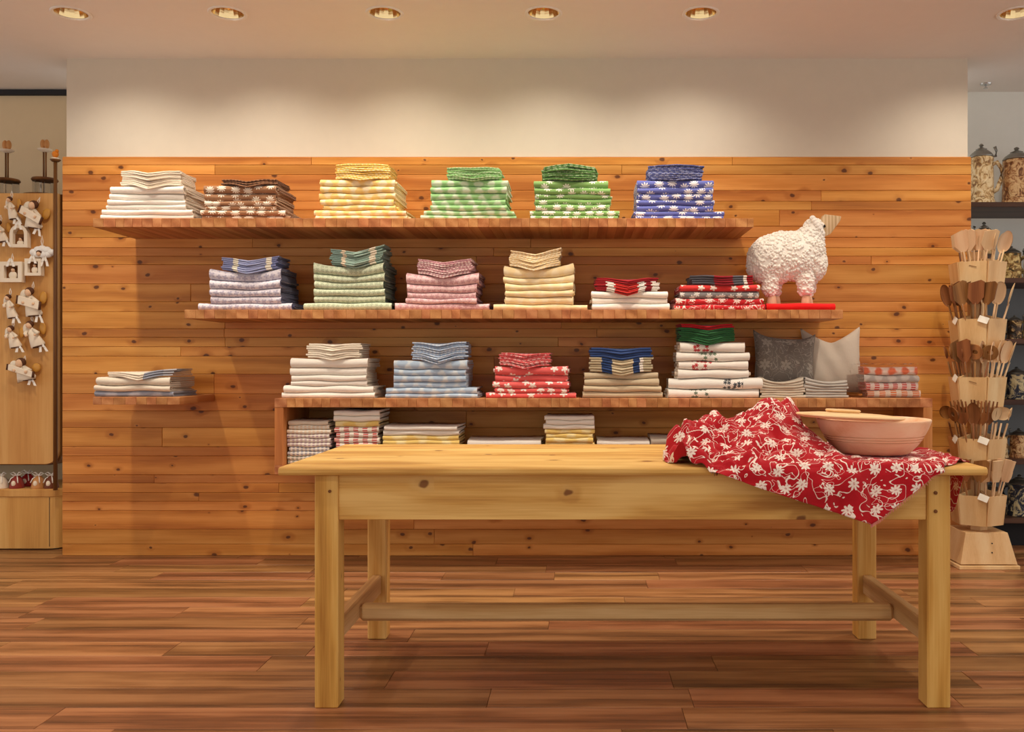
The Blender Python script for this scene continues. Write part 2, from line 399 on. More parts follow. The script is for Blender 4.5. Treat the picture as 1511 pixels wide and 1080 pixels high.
board('front_apron', LX[0][1], LX[1][0], 2.889, 2.911, AP, TT-.0262, TABLEW, tb)
board('back_apron', LX[0][1], LX[1][0], 3.645, 3.667, AP, TT-.0262, TABLEW, tb)
ENDW = wood('table_end_pine', (246, 206, 132), (232, 182, 104), (206, 148, 72), 'y', .55, .25, 42, 1.1, .2, var=.06)
STRY = wood('worn_side_stretcher', (226, 190, 138), (202, 158, 102), (160, 112, 66), 'y', .6, .25, 60, 1., .1, var=.06)
for a, b in ((LX[0][0]+.012, LX[0][0]+.034), (LX[1][1]-.034, LX[1][1]-.012)):
    board('end_apron', a, b, 2.96, 3.60, AP, TT-.0262, ENDW, tb)
for a, b in ((LX[0][0]+.02, LX[0][0]+.056), (LX[1][1]-.056, LX[1][1]-.02)):
    board('side_stretcher', a, b, 2.96, 3.60, .186, .262, STRY, tb, .004)
board('long_stretcher', LX[0][0]+.056, LX[1][1]-.056, 3.235, 3.285, .178, .238, STRETCH, tb, .012)
PEG = plain('dark_peg', (120, 74, 36), .7)
for z in (.700, .640):
    part('peg', MB().lathe([(.0, 0), (.006, 0), (.006, .004), (.0, .005)], 10), PEG, tb, False, 0, (LX[1][0]+.026, 2.88, z), (PI/2, 0, 0))
for z in (.705,):
    part('peg', MB().lathe([(.0, 0), (.005, 0), (.005, .004), (.0, .005)], 10), PEG, tb, False, 0, (LX[0][0]+.05, 2.88, z), (PI/2, 0, 0))
# ================================================================ folded cloths
def fold_mesh(w, d, h, bot, top, mats, front=lambda x: 0., droop=None, nx=13, layers=2, seed=0, round_=1.):
    """a cloth folded into nested U shapes: x 0..w, front fold at y=0, back at y=d; bot/top give its lower and upper face along x"""
    rr = random.Random(seed); mb = MB()
    t = h*.24 if layers == 2 else h*.36
    def U(z0, z1, y0, t, mi, x0, x1):
        r = (z1-z0)/2; ry = min(r*round_, .03); prof = []
        prof.append((d, z0)); prof.append((d*.5, z0))
        for k in range(7):
            a = -PI/2-PI*k/6; prof.append((y0+ry+ry*math.cos(a), (z0+z1)/2+r*math.sin(a)*1.0))
        prof += [(d*.5, z1), (d, z1)]
        zi0, zi1 = z0+t, z1-t
        if zi1 <= zi0+1e-4: zi0 = zi1 = (z0+z1)/2; zi0 -= 1e-4; zi1 += 1e-4
        ri = (zi1-zi0)/2
        prof += [(d, zi1), (d*.5, zi1)]
        for k in range(5):
            a = PI/2+PI*k/4; prof.append((y0+t+ri+ri*math.cos(a), (zi0+zi1)/2+ri*math.sin(a)))
        prof += [(d*.5, zi0), (d, zi0)]
        n = len(prof); L = [0]
        for i in range(1, n): L.append(L[-1]+math.hypot(prof[i][0]-prof[i-1][0], prof[i][1]-prof[i-1][1]))
        vs, uv, fs, ms = [], [], [], []
        ph = rr.uniform(0, 6)
        for i in range(nx):
            s = i/(nx-1); x = x0+(x1-x0)*s; fx = front(x/w)
            b_, t_ = bot(x/w), top(x/w)
            for k, (py, pz) in enumerate(prof):
                y = py+fx*max(0., 1-py/(d*.9))
                q = pz/h; z = b_+(t_-b_)*q
                if droop: z -= droop(x/w)*max(0., min(1., (.012-y)/.035))
                wob = .0016*math.sin(9*s+ph+k*.2)*(1 if py < .05 else 0)
                ex = (.006*math.sin(py*40+ph)*(1 if i == nx-1 else -1)) if i in (0, nx-1) else 0
                vs.append((x+ex, y+wob, z)); uv.append((x, L[k]))
        for i in range(nx-1):
            for k in range(n):
                l = (k+1) % n; fs.append((i*n+k, i*n+l, (i+1)*n+l, (i+1)*n+k))
        mb.add(vs, fs, uv, mi)
        inner = n-1
        # end caps as strips across the fold's thickness
        no = 11; caps = []
        o = list(range(no)); q = list(range(n-1, no-1, -1))
        m = len(q)
        for base, flip in ((0, False), ((nx-1)*n, True)):
            for j in range(no-1):
                a, b = o[j], o[j+1]; c, e = q[min(m-1, round(j*(m-1)/(no-1)))], q[min(m-1, round((j+1)*(m-1)/(no-1)))]
                f = [a, b, e, c] if e != c else [a, b, c]
                caps.append([base+i for i in (f if flip else f[::-1])])
        mb.add(vs, caps, uv, 1 if len(mats) > 1 else mi)
    U(0, h, 0, t, 0, 0, w)
    if layers == 2:
        g = h*.03
        U(t+g, h-t-g, t+.012+rr.uniform(0, .01), (h-2*t-2*g)*.42, 1 if len(mats) > 1 else 0, rr.uniform(-.004, .004), w+rr.uniform(-.006, .006))
    bm_me = mb.mesh('folded', mats, 'all')
    return bm_me
ORD = ['lowest']+[w+' up' for w in ('second', 'third', 'fourth', 'fifth', 'sixth', 'seventh', 'eighth', 'ninth', 'tenth', 'eleventh')]
def ordn(i, n): return 'topmost' if i == n-1 else (ORD[i] if i < len(ORD) else 'upper')
SEED = [0]
def stack(desc, where, ztop, layers, mats, sag=0., yf=4.76, depth=.30, name='folded_tablecloth', cat='tablecloth', group=None, nlayer=2, tilt=0.):
    """layers, bottom first: (x0 px, x1 px, height px); returns height, profile and front for what lies on it"""
    k = F/yf; z = ztop+.0008; prev = lambda X: 0.; n = len(layers)
    c = (layers[-1][0]+layers[-1][1])/2; half = (layers[-1][1]-layers[-1][0])/2
    H = 0
    for i, (x0, x1, h) in enumerate(layers):
        SEED[0] += 1; rr = random.Random(SEED[0]*13+5)
        h_ = h/k; w = (x1-x0)/k; X0 = wx(x0, yf)
        sg = sag*((i+1)/n)**2
        ph, am = rr.uniform(0, 6), rr.uniform(.0010, .0036)*(.5+.5*(i < n-1))*(1 if h > 6 else .5)
        def newp(X, sg=sg, ph=ph, am=am):
            u = max(-1.25, min(1.25, (X-wx(c, yf))/(half/k)))
            return sg*(u*u-.35)*1.2+am*math.sin(4.5*u+ph)+tilt*u*(sg/(sag+1e-9))
        m = mats[i % len(mats)] if isinstance(mats, list) else mats
        if not isinstance(m, tuple): m = (m,)
        jit = rr.uniform(-.004, .006)
        me = fold_mesh(w, depth+rr.uniform(-.02, .015), h_*.965, lambda u, X0=X0, w=w, p=prev: p(X0+u*w), lambda u, X0=X0, w=w, p=newp, h_=h_: h_*.965+p(X0+u*w),
                       list(m), lambda u: 0., None, 13, nlayer, SEED[0])
        o = place(name, me, None, (X0, yf+jit, z+H), (0, 0, rr.uniform(-.022, .022) if nlayer == 2 else rr.uniform(-.01, .01)))
        dd = desc[i] if isinstance(desc, list) else desc
        tag(o, f'{dd}, {ordn(i, n)} in its stack {where}' if n > 1 else f'{dd} {where}', cat, group)
        H += h_+.0003; prev = newp
    return z+H, prev, yf
def napkins(desc, where, base, x0, x1, n, hpx, mats, droop=.02, tip=.045, depth=.20, yoff=.012, name='folded_napkin', peak=0., cat='napkin', tilt=0., last=None):
    z, prof, yf = base; y = yf+yoff; k = F/y; w = (x1-x0)/k; X0 = wx(x0, y); h = hpx/k/n; H = .0012
    lift = max(prof(X0+w*u/12)-0. for u in range(13))
    for i in range(n):
        SEED[0] += 1; rr = random.Random(SEED[0]*7+1)
        jx, jw = rr.uniform(-.006, .006), rr.uniform(-.006, .008)
        a = (i+.5)/n
        pr = lambda u, X0=X0, a=a: prof(X0+u*w)*(1-.25*a)+tilt*(u-.5)*a+peak*a*(1-abs(2*u-1))+.0025
        fr = lambda u, t=tip*rr.uniform(.75, 1.05): -t*max(0., 1-abs(2*u-1)*1.15)
        dr = lambda u, dd=droop*(1-.45*a): dd*max(0., 1-abs(2*u-1)*1.6)
        m = mats[i] if isinstance(mats, list) else mats
        me = fold_mesh(w+jw, depth, h*.93, lambda u, p=pr: p(u), lambda u, p=pr, h=h: p(u)+h*.93, [m], fr, dr, 13, 1, SEED[0])
        o = place(name, me, None, (X0+jx, y+rr.uniform(-.003, .003), z+H))
        tag(o, f'{desc}, {ordn(i, n)} in its pile {where}', cat)
        H += h
# fabrics
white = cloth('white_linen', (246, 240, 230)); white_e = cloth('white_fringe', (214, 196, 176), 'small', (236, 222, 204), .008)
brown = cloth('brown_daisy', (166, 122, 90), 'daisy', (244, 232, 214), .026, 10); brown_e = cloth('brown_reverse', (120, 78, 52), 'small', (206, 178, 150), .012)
brown_n = cloth('brown_napkin', (150, 108, 80), 'small', (90, 58, 40), .02)
yellow = cloth('yellow_soft_check', (248, 214, 134), 'soft', (251, 238, 206), .03, amount=.8); yellow_n = cloth('yellow_napkin', (243, 200, 96), 'small', (252, 232, 180), .02)
lgreen = cloth('pale_green_soft', (156, 206, 140), 'soft', (214, 232, 204), .03); lgreen_n = cloth('pale_green_napkin', (150, 204, 130), 'small', (206, 232, 190), .02)
green = cloth('green_daisy', (138, 180, 108), 'daisy', (244, 246, 232), .024, 9); green_n = cloth('green_napkin', (86, 134, 66), 'small', (210, 226, 190), .03, amount=.45)
blue = cloth('blue_daisy', (106, 114, 186), 'daisy', (244, 242, 246), .027, 10); blue_n = cloth('blue_napkin', (82, 90, 150), 'small', (200, 204, 230), .03, amount=.45)
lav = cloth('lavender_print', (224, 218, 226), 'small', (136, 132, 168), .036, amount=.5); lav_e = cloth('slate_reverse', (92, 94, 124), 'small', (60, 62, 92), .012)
lav_n = cloth('lavender_napkin', (108, 114, 160), 'bands', bands=[(0, (136, 142, 182)), (.06, (226, 218, 200)), (.09, (150, 156, 192)), (.235, (240, 234, 220)), (.262, (124, 132, 176))])
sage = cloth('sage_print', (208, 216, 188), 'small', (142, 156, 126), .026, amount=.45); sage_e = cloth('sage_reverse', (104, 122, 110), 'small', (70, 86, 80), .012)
sage_n = cloth('sage_napkin', (128, 148, 134), 'bands', bands=[(0, (126, 150, 142)), (.06, (226, 208, 182)), (.085, (150, 172, 160)), (.21, (240, 230, 210)), (.24, (140, 164, 152))])
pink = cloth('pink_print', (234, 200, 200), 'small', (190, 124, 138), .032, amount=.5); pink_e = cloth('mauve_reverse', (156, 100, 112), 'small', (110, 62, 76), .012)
pink_n = cloth('pink_napkin', (196, 138, 148), 'small', (240, 218, 214), .018)
cream = cloth('cream_print', (246, 222, 172), 'soft', (250, 234, 200), .028, amount=.7); cream_n = cloth('cream_napkin', (242, 214, 164), 'small', (252, 238, 210), .02)
redwhite_n = cloth('red_white_banded_napkin', (170, 34, 40), 'bands', bands=[(0, (164, 36, 42)), (.055, (244, 238, 230)), (.10, (204, 52, 46)), (.225, (244, 238, 230)), (.265, (150, 32, 38)), (.3, (240, 232, 222))])
red_n = cloth('deep_red_napkin', (166, 34, 42))
redvine = cloth('red_vine_print', (206, 48, 54), 'vine', (246, 226, 216), .032, 8)
redheart = cloth('red_sprig_print', (216, 62, 60), 'daisy', (246, 226, 214), .02, 5, .6)
greyvine = cloth('grey_vine_print', (140, 136, 136), 'daisy', (224, 220, 214), .018, 6)
redgrey_n = cloth('red_grey_napkin', (150, 40, 50), 'bands', bands=[(0, (84, 84, 92)), (.12, (150, 36, 46)), (.22, (96, 96, 104)), (.28, (240, 232, 220)), (.3, (160, 30, 40))])
brightred = cloth('bright_red_felt', (226, 30, 30))
lblue = cloth('light_blue_soft', (176, 196, 218), 'soft', (212, 220, 226), .03); lblue_n = cloth('blue_white_napkin', (160, 180, 208), 'small', (236, 236, 232), .02, amount=.5)
redstar = cloth('red_star_print', (232, 104, 102), 'daisy', (250, 236, 228), .022, 5, .8); redstar_n = cloth('red_star_napkin', (214, 80, 84), 'small', (248, 226, 220), .026, amount=.5)
taupe = cloth('taupe_linen', (206, 188, 158)); navy_n = cloth('navy_napkin', (52, 74, 124))
navytan_n = cloth('navy_tan_banded_napkin', (46, 66, 112), 'bands', bands=[(0, (188, 172, 142)), (.06, (48, 70, 118)), (.115, (206, 190, 158)), (.23, (48, 70, 118)), (.265, (244, 236, 224)), (.285, (186, 172, 142))])
emb_r = cloth('white_red_embroidery', (244, 236, 226), 'emb', (196, 60, 66), .13); emb_g = cloth('white_green_embroidery', (244, 238, 228), 'emb', (118, 140, 116), .17)
emb_k = cloth('white_dark_embroidery', (244, 240, 232), 'emb', (70, 78, 84), .34); emb_s = cloth('white_sage_embroidery', (246, 242, 234), 'emb', (110, 126, 110), .17)
green_dn = cloth('dark_green_napkin', (48, 104, 60)); crimson_n = cloth('crimson_napkin', (190, 30, 40))
linen = cloth('grey_linen', (196, 184, 168)); linen_n = cloth('linen_napkin', (204, 192, 174)); greyblue = cloth('blue_grey_linen', (150, 156, 172), 'soft', (186, 188, 196), .05)
ecru = cloth('ecru_linen', (226, 214, 196)); ecru_n = cloth('ecru_napkin', (226, 212, 192), 'bands', bands=[(0, (230, 216, 196)), (.2, (146, 150, 164)), (.3, (180, 180, 186))])
SH1, SH2, SH3 = 'on the topmost shelf', 'on the sheep shelf', 'on the box shelf'
# topmost shelf
b = stack('plain white folded tablecloth', SH1, Z1, [(149, 284, 7), (149, 285, 8), (157, 272, 7), (160, 271, 7), (160, 271, 9), (161, 273, 11)], (white, white_e), .002)
napkins('thin cream napkin', 'on white cloths on the topmost shelf', b, 180, 266, 8, 22, cloth('cream_white_napkin', (240, 226, 206)), .03, .05)
b = stack('brown daisy-print folded tablecloth', SH1, Z1, [(297, 428, 6), (297, 420, 8), (303, 408, 6), (303, 407, 7.5), (300, 407, 11), (299, 408, 12)], (brown, brown_e), .001)
napkins('thin brown napkin', 'on the daisy-print brown cloths', b, 328, 408, 3, 8, brown_n, .025, .04)
b = stack('yellow checked folded tablecloth', SH1, Z1, [(464, 602, 6), (464, 598, 8), (476, 585, 7.5), (471, 582, 8.5), (471, 582, 9), (472, 582, 10), (472, 583, 10)], (yellow,), .001)
napkins('thin yellow napkin', 'on the yellow checked cloths', b, 496, 575, 8, 21, yellow_n, .02, .05, peak=.008)
b = stack('pale green folded tablecloth', SH1, Z1, [(622, 760, 6.5), (626, 758, 7), (636, 747, 8), (636, 747, 8), (636, 747, 9), (636, 747, 10), (638, 748, 10)], (lgreen,), .001)
napkins('thin pale green napkin', 'on the pale green cloths', b, 660, 736, 8, 17, lgreen_n, .02, .05, peak=.003)
b = stack('green daisy-print folded tablecloth', SH1, Z1, [(782, 913, 5.5), (783, 913, 8), (790, 900, 9), (790, 901, 8), (790, 901, 7), (790, 899, 9), (789, 896, 11)], (green,), .001)
napkins('thin dark green napkin', 'on the green daisy-print cloths', b, 801, 879, 9, 19, green_n, .01, .05, peak=.018)
b = stack('blue daisy-print folded tablecloth', SH1, Z1, [(937, 1069, 5.5), (937, 1068, 7), (941, 1052, 9), (941, 1053, 8), (941, 1053, 8.5), (941, 1052, 9), (941, 1052, 11)], (blue,), .001)
napkins('thin blue napkin', 'on the blue daisy-print cloths', b, 958, 1036, 9, 20, blue_n, .012, .05, peak=.008)
# shelf with the sheep
b = stack('lavender printed folded tablecloth', SH2, Z2, [(290, 432, 10), (311, 413, 10), (310, 413, 11), (310, 413, 12), (310, 412, 15)], (lav, lav_e), .02)
napkins('lavender banded napkin', 'on the lavender cloths', b, 328, 408, 7, 19, lav_n, .02, .05, peak=-.004)
b = stack('sage green printed folded tablecloth', SH2, Z2, [(449, 577, 11), (464, 567, 10), (464, 566, 10.5), (463, 566, 10), (464, 566, 10), (462, 566, 15)], (sage, sage_e), .022)
napkins('sage banded napkin', 'on the sage green cloths', b, 488, 565, 9, 25, sage_n, .02, .05, peak=-.012, tilt=.012)
b = stack('dusty pink printed folded tablecloth', SH2, Z2, [(583, 721, 10), (600, 702, 7), (600, 703, 9), (599, 705, 11), (601, 705, 15)], (pink, pink_e), .017)
napkins('dusty pink napkin', 'on the pink printed cloths', b, 616, 696, 9, 22, pink_n, .02, .05, peak=-.004)
b = stack('pale cream folded tablecloth', SH2, Z2, [(729, 866, 8.5), (745, 846, 11), (745, 846, 10), (745, 846, 9.5), (744, 846, 9.5), (744, 846, 15)], (cream,), .022, tilt=.008)
napkins('cream striped napkin', 'on the pale cream cloths', b, 752, 826, 9, 25, cream_n, .02, .05, peak=-.012, tilt=.014)
b = stack('plain white folded tablecloth', 'under red banded napkins', Z2, [(873, 989, 10), (873, 986, 8), (873, 985, 10)], (white, white_e), .001)
napkins('red and white banded napkin', 'on white cloths', b, 879, 972, 8, 19, [redwhite_n]*6+[red_n]*2, .035, .06, peak=-.002)
b = stack(['red vine-print folded tablecloth', 'red vine-print folded tablecloth', 'grey patterned folded tablecloth', 'red sprig-print folded tablecloth'], 'beside the toy sheep', Z2,
          [(995, 1129, 8), (999, 1126, 10), (1003, 1121, 9.5), (1004, 1121, 10)], [(redvine,), (redvine,), (greyvine,), (redheart,)], .001)
napkins('red and grey banded napkin', 'beside the toy sheep', b, 1019, 1110, 4, 13, redgrey_n, .012, .04)
b = stack('single bright red folded cloth', 'lying under the toy sheep', Z2, [(1131, 1233, 11)], (brightred,), 0, 4.78, .34)
RED_TOP = b[0]
# box shelf, top
b = stack('plain white folded tablecloth', SH3, Z3, [(416, 552, 8), (418, 551, 10), (430, 540, 7), (430, 540, 8.5), (429, 539, 11), (430, 541, 14)], (white, white_e), .003)
napkins('thin white napkin', 'on the box-shelf white cloths', b, 453, 532, 7, 21, cloth('ivory_napkin', (244, 234, 216)), .02, .05)
b = stack('light blue folded tablecloth', SH3, Z3, [(569, 704, 6.5), (570, 703, 8.5), (580, 688, 8.5), (580, 688, 9.5), (580, 688, 9), (582, 688, 13)], (lblue,), .004)
napkins('blue and white napkin', 'on the light blue cloths', b, 609, 688, 9, 26, lblue_n, .025, .05)
b = stack('red star-print folded tablecloth', SH3, Z3, [(718, 849, 7.5), (729, 838, 7), (728, 838, 10), (730, 838, 9), (729, 839, 13)], (redstar,), .003)
napkins('red star-print napkin', 'on the red star-print cloths', b, 737, 811, 8, 19, redstar_n, .02, .05)
b = stack('plain taupe folded tablecloth', SH3, Z3, [(861, 977, 9), (862, 975, 9), (863, 972, 10), (863, 971, 9)], (taupe,), .002)
napkins('navy and tan banded napkin', 'on the taupe cloths', b, 871, 962, 10, 36, [navytan_n]*6+[navy_n]*4, .02, .055)
b = stack(['white sprig-embroidered tablecloth', 'white dark-embroidered tablecloth', 'white pale-edged tablecloth', 'white red-embroidered tablecloth', 'white green-embroidered tablecloth', 'white red-embroidered tablecloth'],
          'beside the grey cushion', Z3, [(986, 1121, 13), (988, 1124, 16), (999, 1107, 13), (1000, 1106, 12), (1000, 1105, 13), (1002, 1101, 15)],
          [(emb_s, white), (emb_k, white), (white, white_e), (emb_r, white_e), (emb_g, white), (emb_r, white_e)], .003, 4.77, .17)
napkins('dark green napkin', 'on the embroidered white cloths', b, 1003, 1083, 9, 26, [green_dn]*7+[crimson_n]*2, .022, .05)
b = stack('beige linen napkin', 'in front of the grey cushion', Z3, [(1123, 1187, 3.6)]*7, (linen_n,), .022, 4.78, .13, 'linen_napkin', 'napkin', None, 1)
b = stack('grey linen napkin', 'in front of the pale cushion', Z3, [(1188, 1251, 4.2)]*6, (cloth('grey_napkin', (184, 178, 170)),), .014, 4.78, .13, 'linen_napkin', 'napkin', None, 1, -.010)
wr_mats = [(cloth('orange_tea', (240, 222, 206), 'stripe', (232, 130, 70), .06),), (cloth('red_tea', (236, 216, 208), 'stripe', (208, 70, 62), .05),), (cloth('grey_tea', (190, 182, 176), 'soft', (220, 212, 204), .03),),
           (cloth('coral_tea', (240, 214, 200), 'soft', (230, 120, 84), .03),)]
b = stack(['orange striped tea towel', 'red striped tea towel', 'grey tea towel', 'coral patterned tea towel'], 'in clear wrapping', Z3, [(1282, 1357, 11), (1278, 1357, 11), (1276, 1357, 11), (1274, 1356, 12)], wr_mats, .003, 4.84, .15, 'tea_towel', 'towel')
g = N('clear_plastic_film', .12); g.b.inputs['Transmission Weight'].default_value = 1; g.b.inputs['IOR'].default_value = 1.02; g.color((1, 1, 1, 1)); g.b.inputs['Specular IOR Level'].default_value = .6
FILM = g.mat
X0, X1 = wx(1270, 4.81), wx(1360, 4.81); pts = []
mb = MB(); rr = random.Random(5); nx, nz = 22, 14
def film_grid(fn, nu, nv):
    vs = [fn(i/(nu-1), j/(nv-1)) for j in range(nv) for i in range(nu)]
    mb.add(vs, [(j*nu+i, j*nu+i+1, (j+1)*nu+i+1, (j+1)*nu+i) for j in range(nv-1) for i in range(nu-1)])
HT = b[0]-Z3+.012
film_grid(lambda u, v: (X0+(X1-X0)*u, 4.825+rr.uniform(-.004, .0), Z3+.001+HT*v), 20, 12)
film_grid(lambda u, v: (X0+(X1-X0)*u, 4.825+.18*v, Z3+.001+HT+rr.uniform(-.001, .006)*(0 < u < 1)), 20, 10)
film_grid(lambda u, v: (X0+rr.uniform(-.003, .002), 4.825+.18*u, Z3+.001+HT*v), 10, 10)
film_grid(lambda u, v: (X1+rr.uniform(-.002, .003), 4.825+.18*u, Z3+.001+HT*v), 10, 10)
tag(part('plastic_wrapper', mb, FILM, None, 'all'), 'clear crinkled plastic wrapper around the tea towels beside the pale cushion', 'wrapper')
# small shelf
b = stack(['blue-grey folded linen cloth', 'ecru folded linen cloth', 'ecru folded linen cloth'], 'on the short shelf', Z4, [(140, 253, 8), (140, 250, 8.5), (142, 250, 12)], [(greyblue, greyblue), (ecru, linen), (ecru, linen)], .002, 4.77, .30, 'folded_linen')
napkins('thin ecru and grey napkin', 'on the short shelf', b, 160, 258, 3, 9, ecru_n, .025, .04, .22, peak=-.004, tilt=.02)
# inside the box shelf
tw = lambda nm, c2, am=.8, sz=.022: (cloth(nm, (238, 230, 218), 'stripe', c2, sz, amount=am),)
t_or, t_rd, t_bl, t_ye, t_li, t_gr = tw('orange_towel', (236, 196, 140), .6), tw('red_check_towel', (206, 58, 60), .95, .05), tw('blue_check_towel', (120, 132, 168)), (cloth('yellow_towel', (246, 228, 172), 'soft', (240, 208, 124), .05),), tw('lilac_towel', (176, 136, 160)), tw('green_check_towel', (120, 140, 120))
t_wh = (white,)
def box_stack(desc, where, x0, x1, top, mats, names, yf=4.76, depth=.28):
    H = (wz(top, yf)-BOXF)*F/yf; n = len(mats); rr = random.Random(x0)
    stack(names, where, BOXF, [(x0+rr.uniform(-1, 1), x1+rr.uniform(-1.5, 1.5), H/n) for _ in mats], mats, .002, yf, depth, 'tea_towel', 'towel', None, 1)
box_stack('', 'at the end of the box shelf', 425, 486, 622, [t_gr, t_gr, t_bl, t_bl, t_li, t_li, t_li, t_or, t_or, (ecru,)],
          ['green checked tea towel']*2+['blue checked tea towel']*2+['lilac checked tea towel']*3+['orange striped tea towel']*2+['ecru tea towel'])
box_stack('', 'with red checks inside the box shelf', 494, 559, 607, [t_bl, t_bl, t_bl, t_rd, t_rd, t_rd, t_rd, t_ye, t_wh, t_wh], ['blue tea towel']*3+['red checked tea towel']*4+['yellow tea towel']+['white tea towel']*2)
box_stack('', 'wide and low inside the box shelf', 566, 676, 629, [t_ye]*6+[t_wh]*2, ['yellow striped tea towel']*6+['white tea towel']*2)
box_stack('', 'lowest, beneath the red star-print cloths', 690, 800, 649, [t_wh]*3, ['plain white tea towel']*3, 4.78)
box_stack('', 'of mixed colours inside the box shelf', 804, 877, 615, [t_bl, t_bl, t_rd, t_rd, t_ye, t_ye, t_ye, t_ye, t_wh, t_wh, t_wh], ['blue tea towel']*2+['red tea towel']*2+['yellow tea towel']*4+['white tea towel']*3)
box_stack('', 'under the taupe cloths', 883, 957, 649, [(linen,), t_wh, t_wh], ['grey tea towel', 'white tea towel', 'white tea towel'], 4.78)
box_stack('', 'behind the red tablecloth', 961, 1030, 645, [(linen,), (linen,), (linen,)], ['grey linen tea towel']*3, 4.78)
# ================================================================ cushions
def cushion(label, w, h, T, loc, rot, mat, dip, seed, chop=0., pw=1.):
    n = 29; rr = random.Random(seed); vs, uv, fs = [], [], []
    for side in (0, 1):
        for j in range(n):
            for i in range(n):
                u, v = 2*i/(n-1)-1, 2*j/(n-1)-1
                pin = 1-.10*(1-v*v)*abs(u)**3*(abs(u)); piv = 1-.10*(1-u*u)*abs(v)**4
                x = w/2*u*(1-.09*(1-v*v)); z = h/2*v*(1-.07*(1-u*u))
                if v > 0: z -= dip*(1-abs(u)**pw)*v*v*v
                th = T*max(0., (1-u**4)*(1-v**4))**.55*(1-.25*(v > 0)*v)
                th += .004*math.sin(9*u+5*v+seed)*(1-u*u)*(1-v*v)
                if v > 0: th -= chop*math.exp(-((u)/.25)**2)*v*(1-v**6)
                vs.append((x, (-1 if side == 0 else 1)*max(th, .0015), z+h/2)); uv.append((w*u/2, h*v/2))
        b = side*n*n
        fs += [(b+j*n+i, b+j*n+i+1, b+(j+1)*n+i+1, b+(j+1)*n+i) for j in range(n-1) for i in range(n-1)]
    b = n*n
    rim = [i for i in range(n)]+[j*n+n-1 for j in range(1, n)]+[(n-1)*n+i for i in range(n-2, -1, -1)]+[j*n for j in range(n-2, 0, -1)]
    fs += [(rim[k], rim[(k+1) % len(rim)], b+rim[(k+1) % len(rim)], b+rim[k]) for k in range(len(rim))]
    mb = MB().add(vs, fs, uv)
    e = thing('cushion', label, 'cushion', loc, rot)
    part('cover', mb, mat, e, 'all')
    seam = [(vs[k][0], 0, vs[k][2]) for k in rim]+[(vs[rim[0]][0], 0, vs[rim[0]][2])]
    part('piping', MB().tube(seam, .0028, 6), mat, e, 'all')
    return e
CUSH1 = cloth('grey_floral_cushion', (132, 124, 116), 'vine', (198, 190, 178), .05, 6, .8, amount=.55)
CUSH2 = cloth('pale_linen_cushion', (204, 190, 174))
cushion('dark grey cushion with pale floral embroidery on the box shelf', .36, .36, .042, (wx(1157, 4.985), 4.985, Z3+.014), (-.22, .07, .06), CUSH1, .03, 1, .03, 4.)
cushion('pale beige linen cushion with peaked corners on the box shelf', .335, .385, .040, (wx(1231, 5.065), 5.065, Z3+.012), (-.16, -.03, -.08), CUSH2, .08, 2, .03, 1.2)
# ================================================================ toy sheep
def ev_mesh(o, name):
    dg = bpy.context.evaluated_depsgraph_get(); me = bpy.data.meshes.new_from_object(o.evaluated_get(dg)); me.name = name
    bpy.data.objects.remove(o, do_unlink=True); return me
SY = 4.965
SX = lambda p: wx(p, SY); SZ = lambda p: wz(p, SY)
sheep = thing('toy_sheep', 'white woolly toy sheep with a wooden face standing on red cloth', 'toy sheep', (SX(1160), SY, RED_TOP))
ox, oz = SX(1160), RED_TOP
mb = MB()
def blobpx(px, py, rx, ry, rz, dy=0):
    k = SY/F; mb.blob((SX(px)-ox, dy, SZ(py)-oz), (rx*k, ry*k, rz*k), 20, 14)
blobpx(1145, 382, 42, 26, 36); blobpx(1175, 378, 40, 26, 36); blobpx(1160, 372, 42, 24, 30); blobpx(1192, 370, 25, 22, 33)
blobpx(1196, 352, 20, 17, 22); blobpx(1201, 337, 15, 14, 14); blobpx(1128, 392, 26, 24, 26); blobpx(1205, 388, 14, 18, 26)
for px, dy in ((1134, -.035), (1144, .035), (1186, -.035), (1194, .035)):
    blobpx(px, 412, 13, 11, 18, dy); blobpx(px, 426, 11, 10, 12, dy)
o = place('tmp', mb.mesh('tmp', [])); md = o.modifiers.new('r', 'REMESH'); md.mode = 'VOXEL'; md.voxel_size = .008
md = o.modifiers.new('s', 'SMOOTH'); md.iterations = 6
me = ev_mesh(o, 'sheep_body'); WOOL = plain('wool', (246, 240, 232), .95, .05, 0, .04, .5, 160); me.materials.append(WOOL)
me.polygons.foreach_set('use_smooth', [True]*len(me.polygons))
body = place('body', me, sheep)
# fleece curls
me.calc_loop_triangles(); tris = [[me.vertices[i].co.copy() for i in t.vertices] for t in me.loop_triangles]
ar = np.array([((t[1]-t[0]).cross(t[2]-t[0])).length for t in tris]); cum = np.cumsum(ar)/ar.sum()
rr = random.Random(2); fm = MB()
for k in range(2300):
    t = tris[int(np.searchsorted(cum, rr.random()))]; a, b_ = rr.random(), rr.random()
    if a+b_ > 1: a, b_ = 1-a, 1-b_
    p = t[0]+(t[1]-t[0])*a+(t[2]-t[0])*b_; r = rr.uniform(.0055, .0105)
    if p.z < .025: continue
    fm.blob(p, (r*rr.uniform(.8, 1.2), r, r*rr.uniform(.8, 1.2)), 6, 4)
fl_ = part('fleece', fm, WOOL, sheep, 'all'); fl_['kind'] = 'stuff'
HORN = wood('sheep_face_wood', (222, 196, 160), (196, 164, 124), (150, 118, 84), 'z', .6, .2, 300, 1., 0, var=.02)
L = lambda px, py: (SX(px)-ox, SZ(py)-oz)
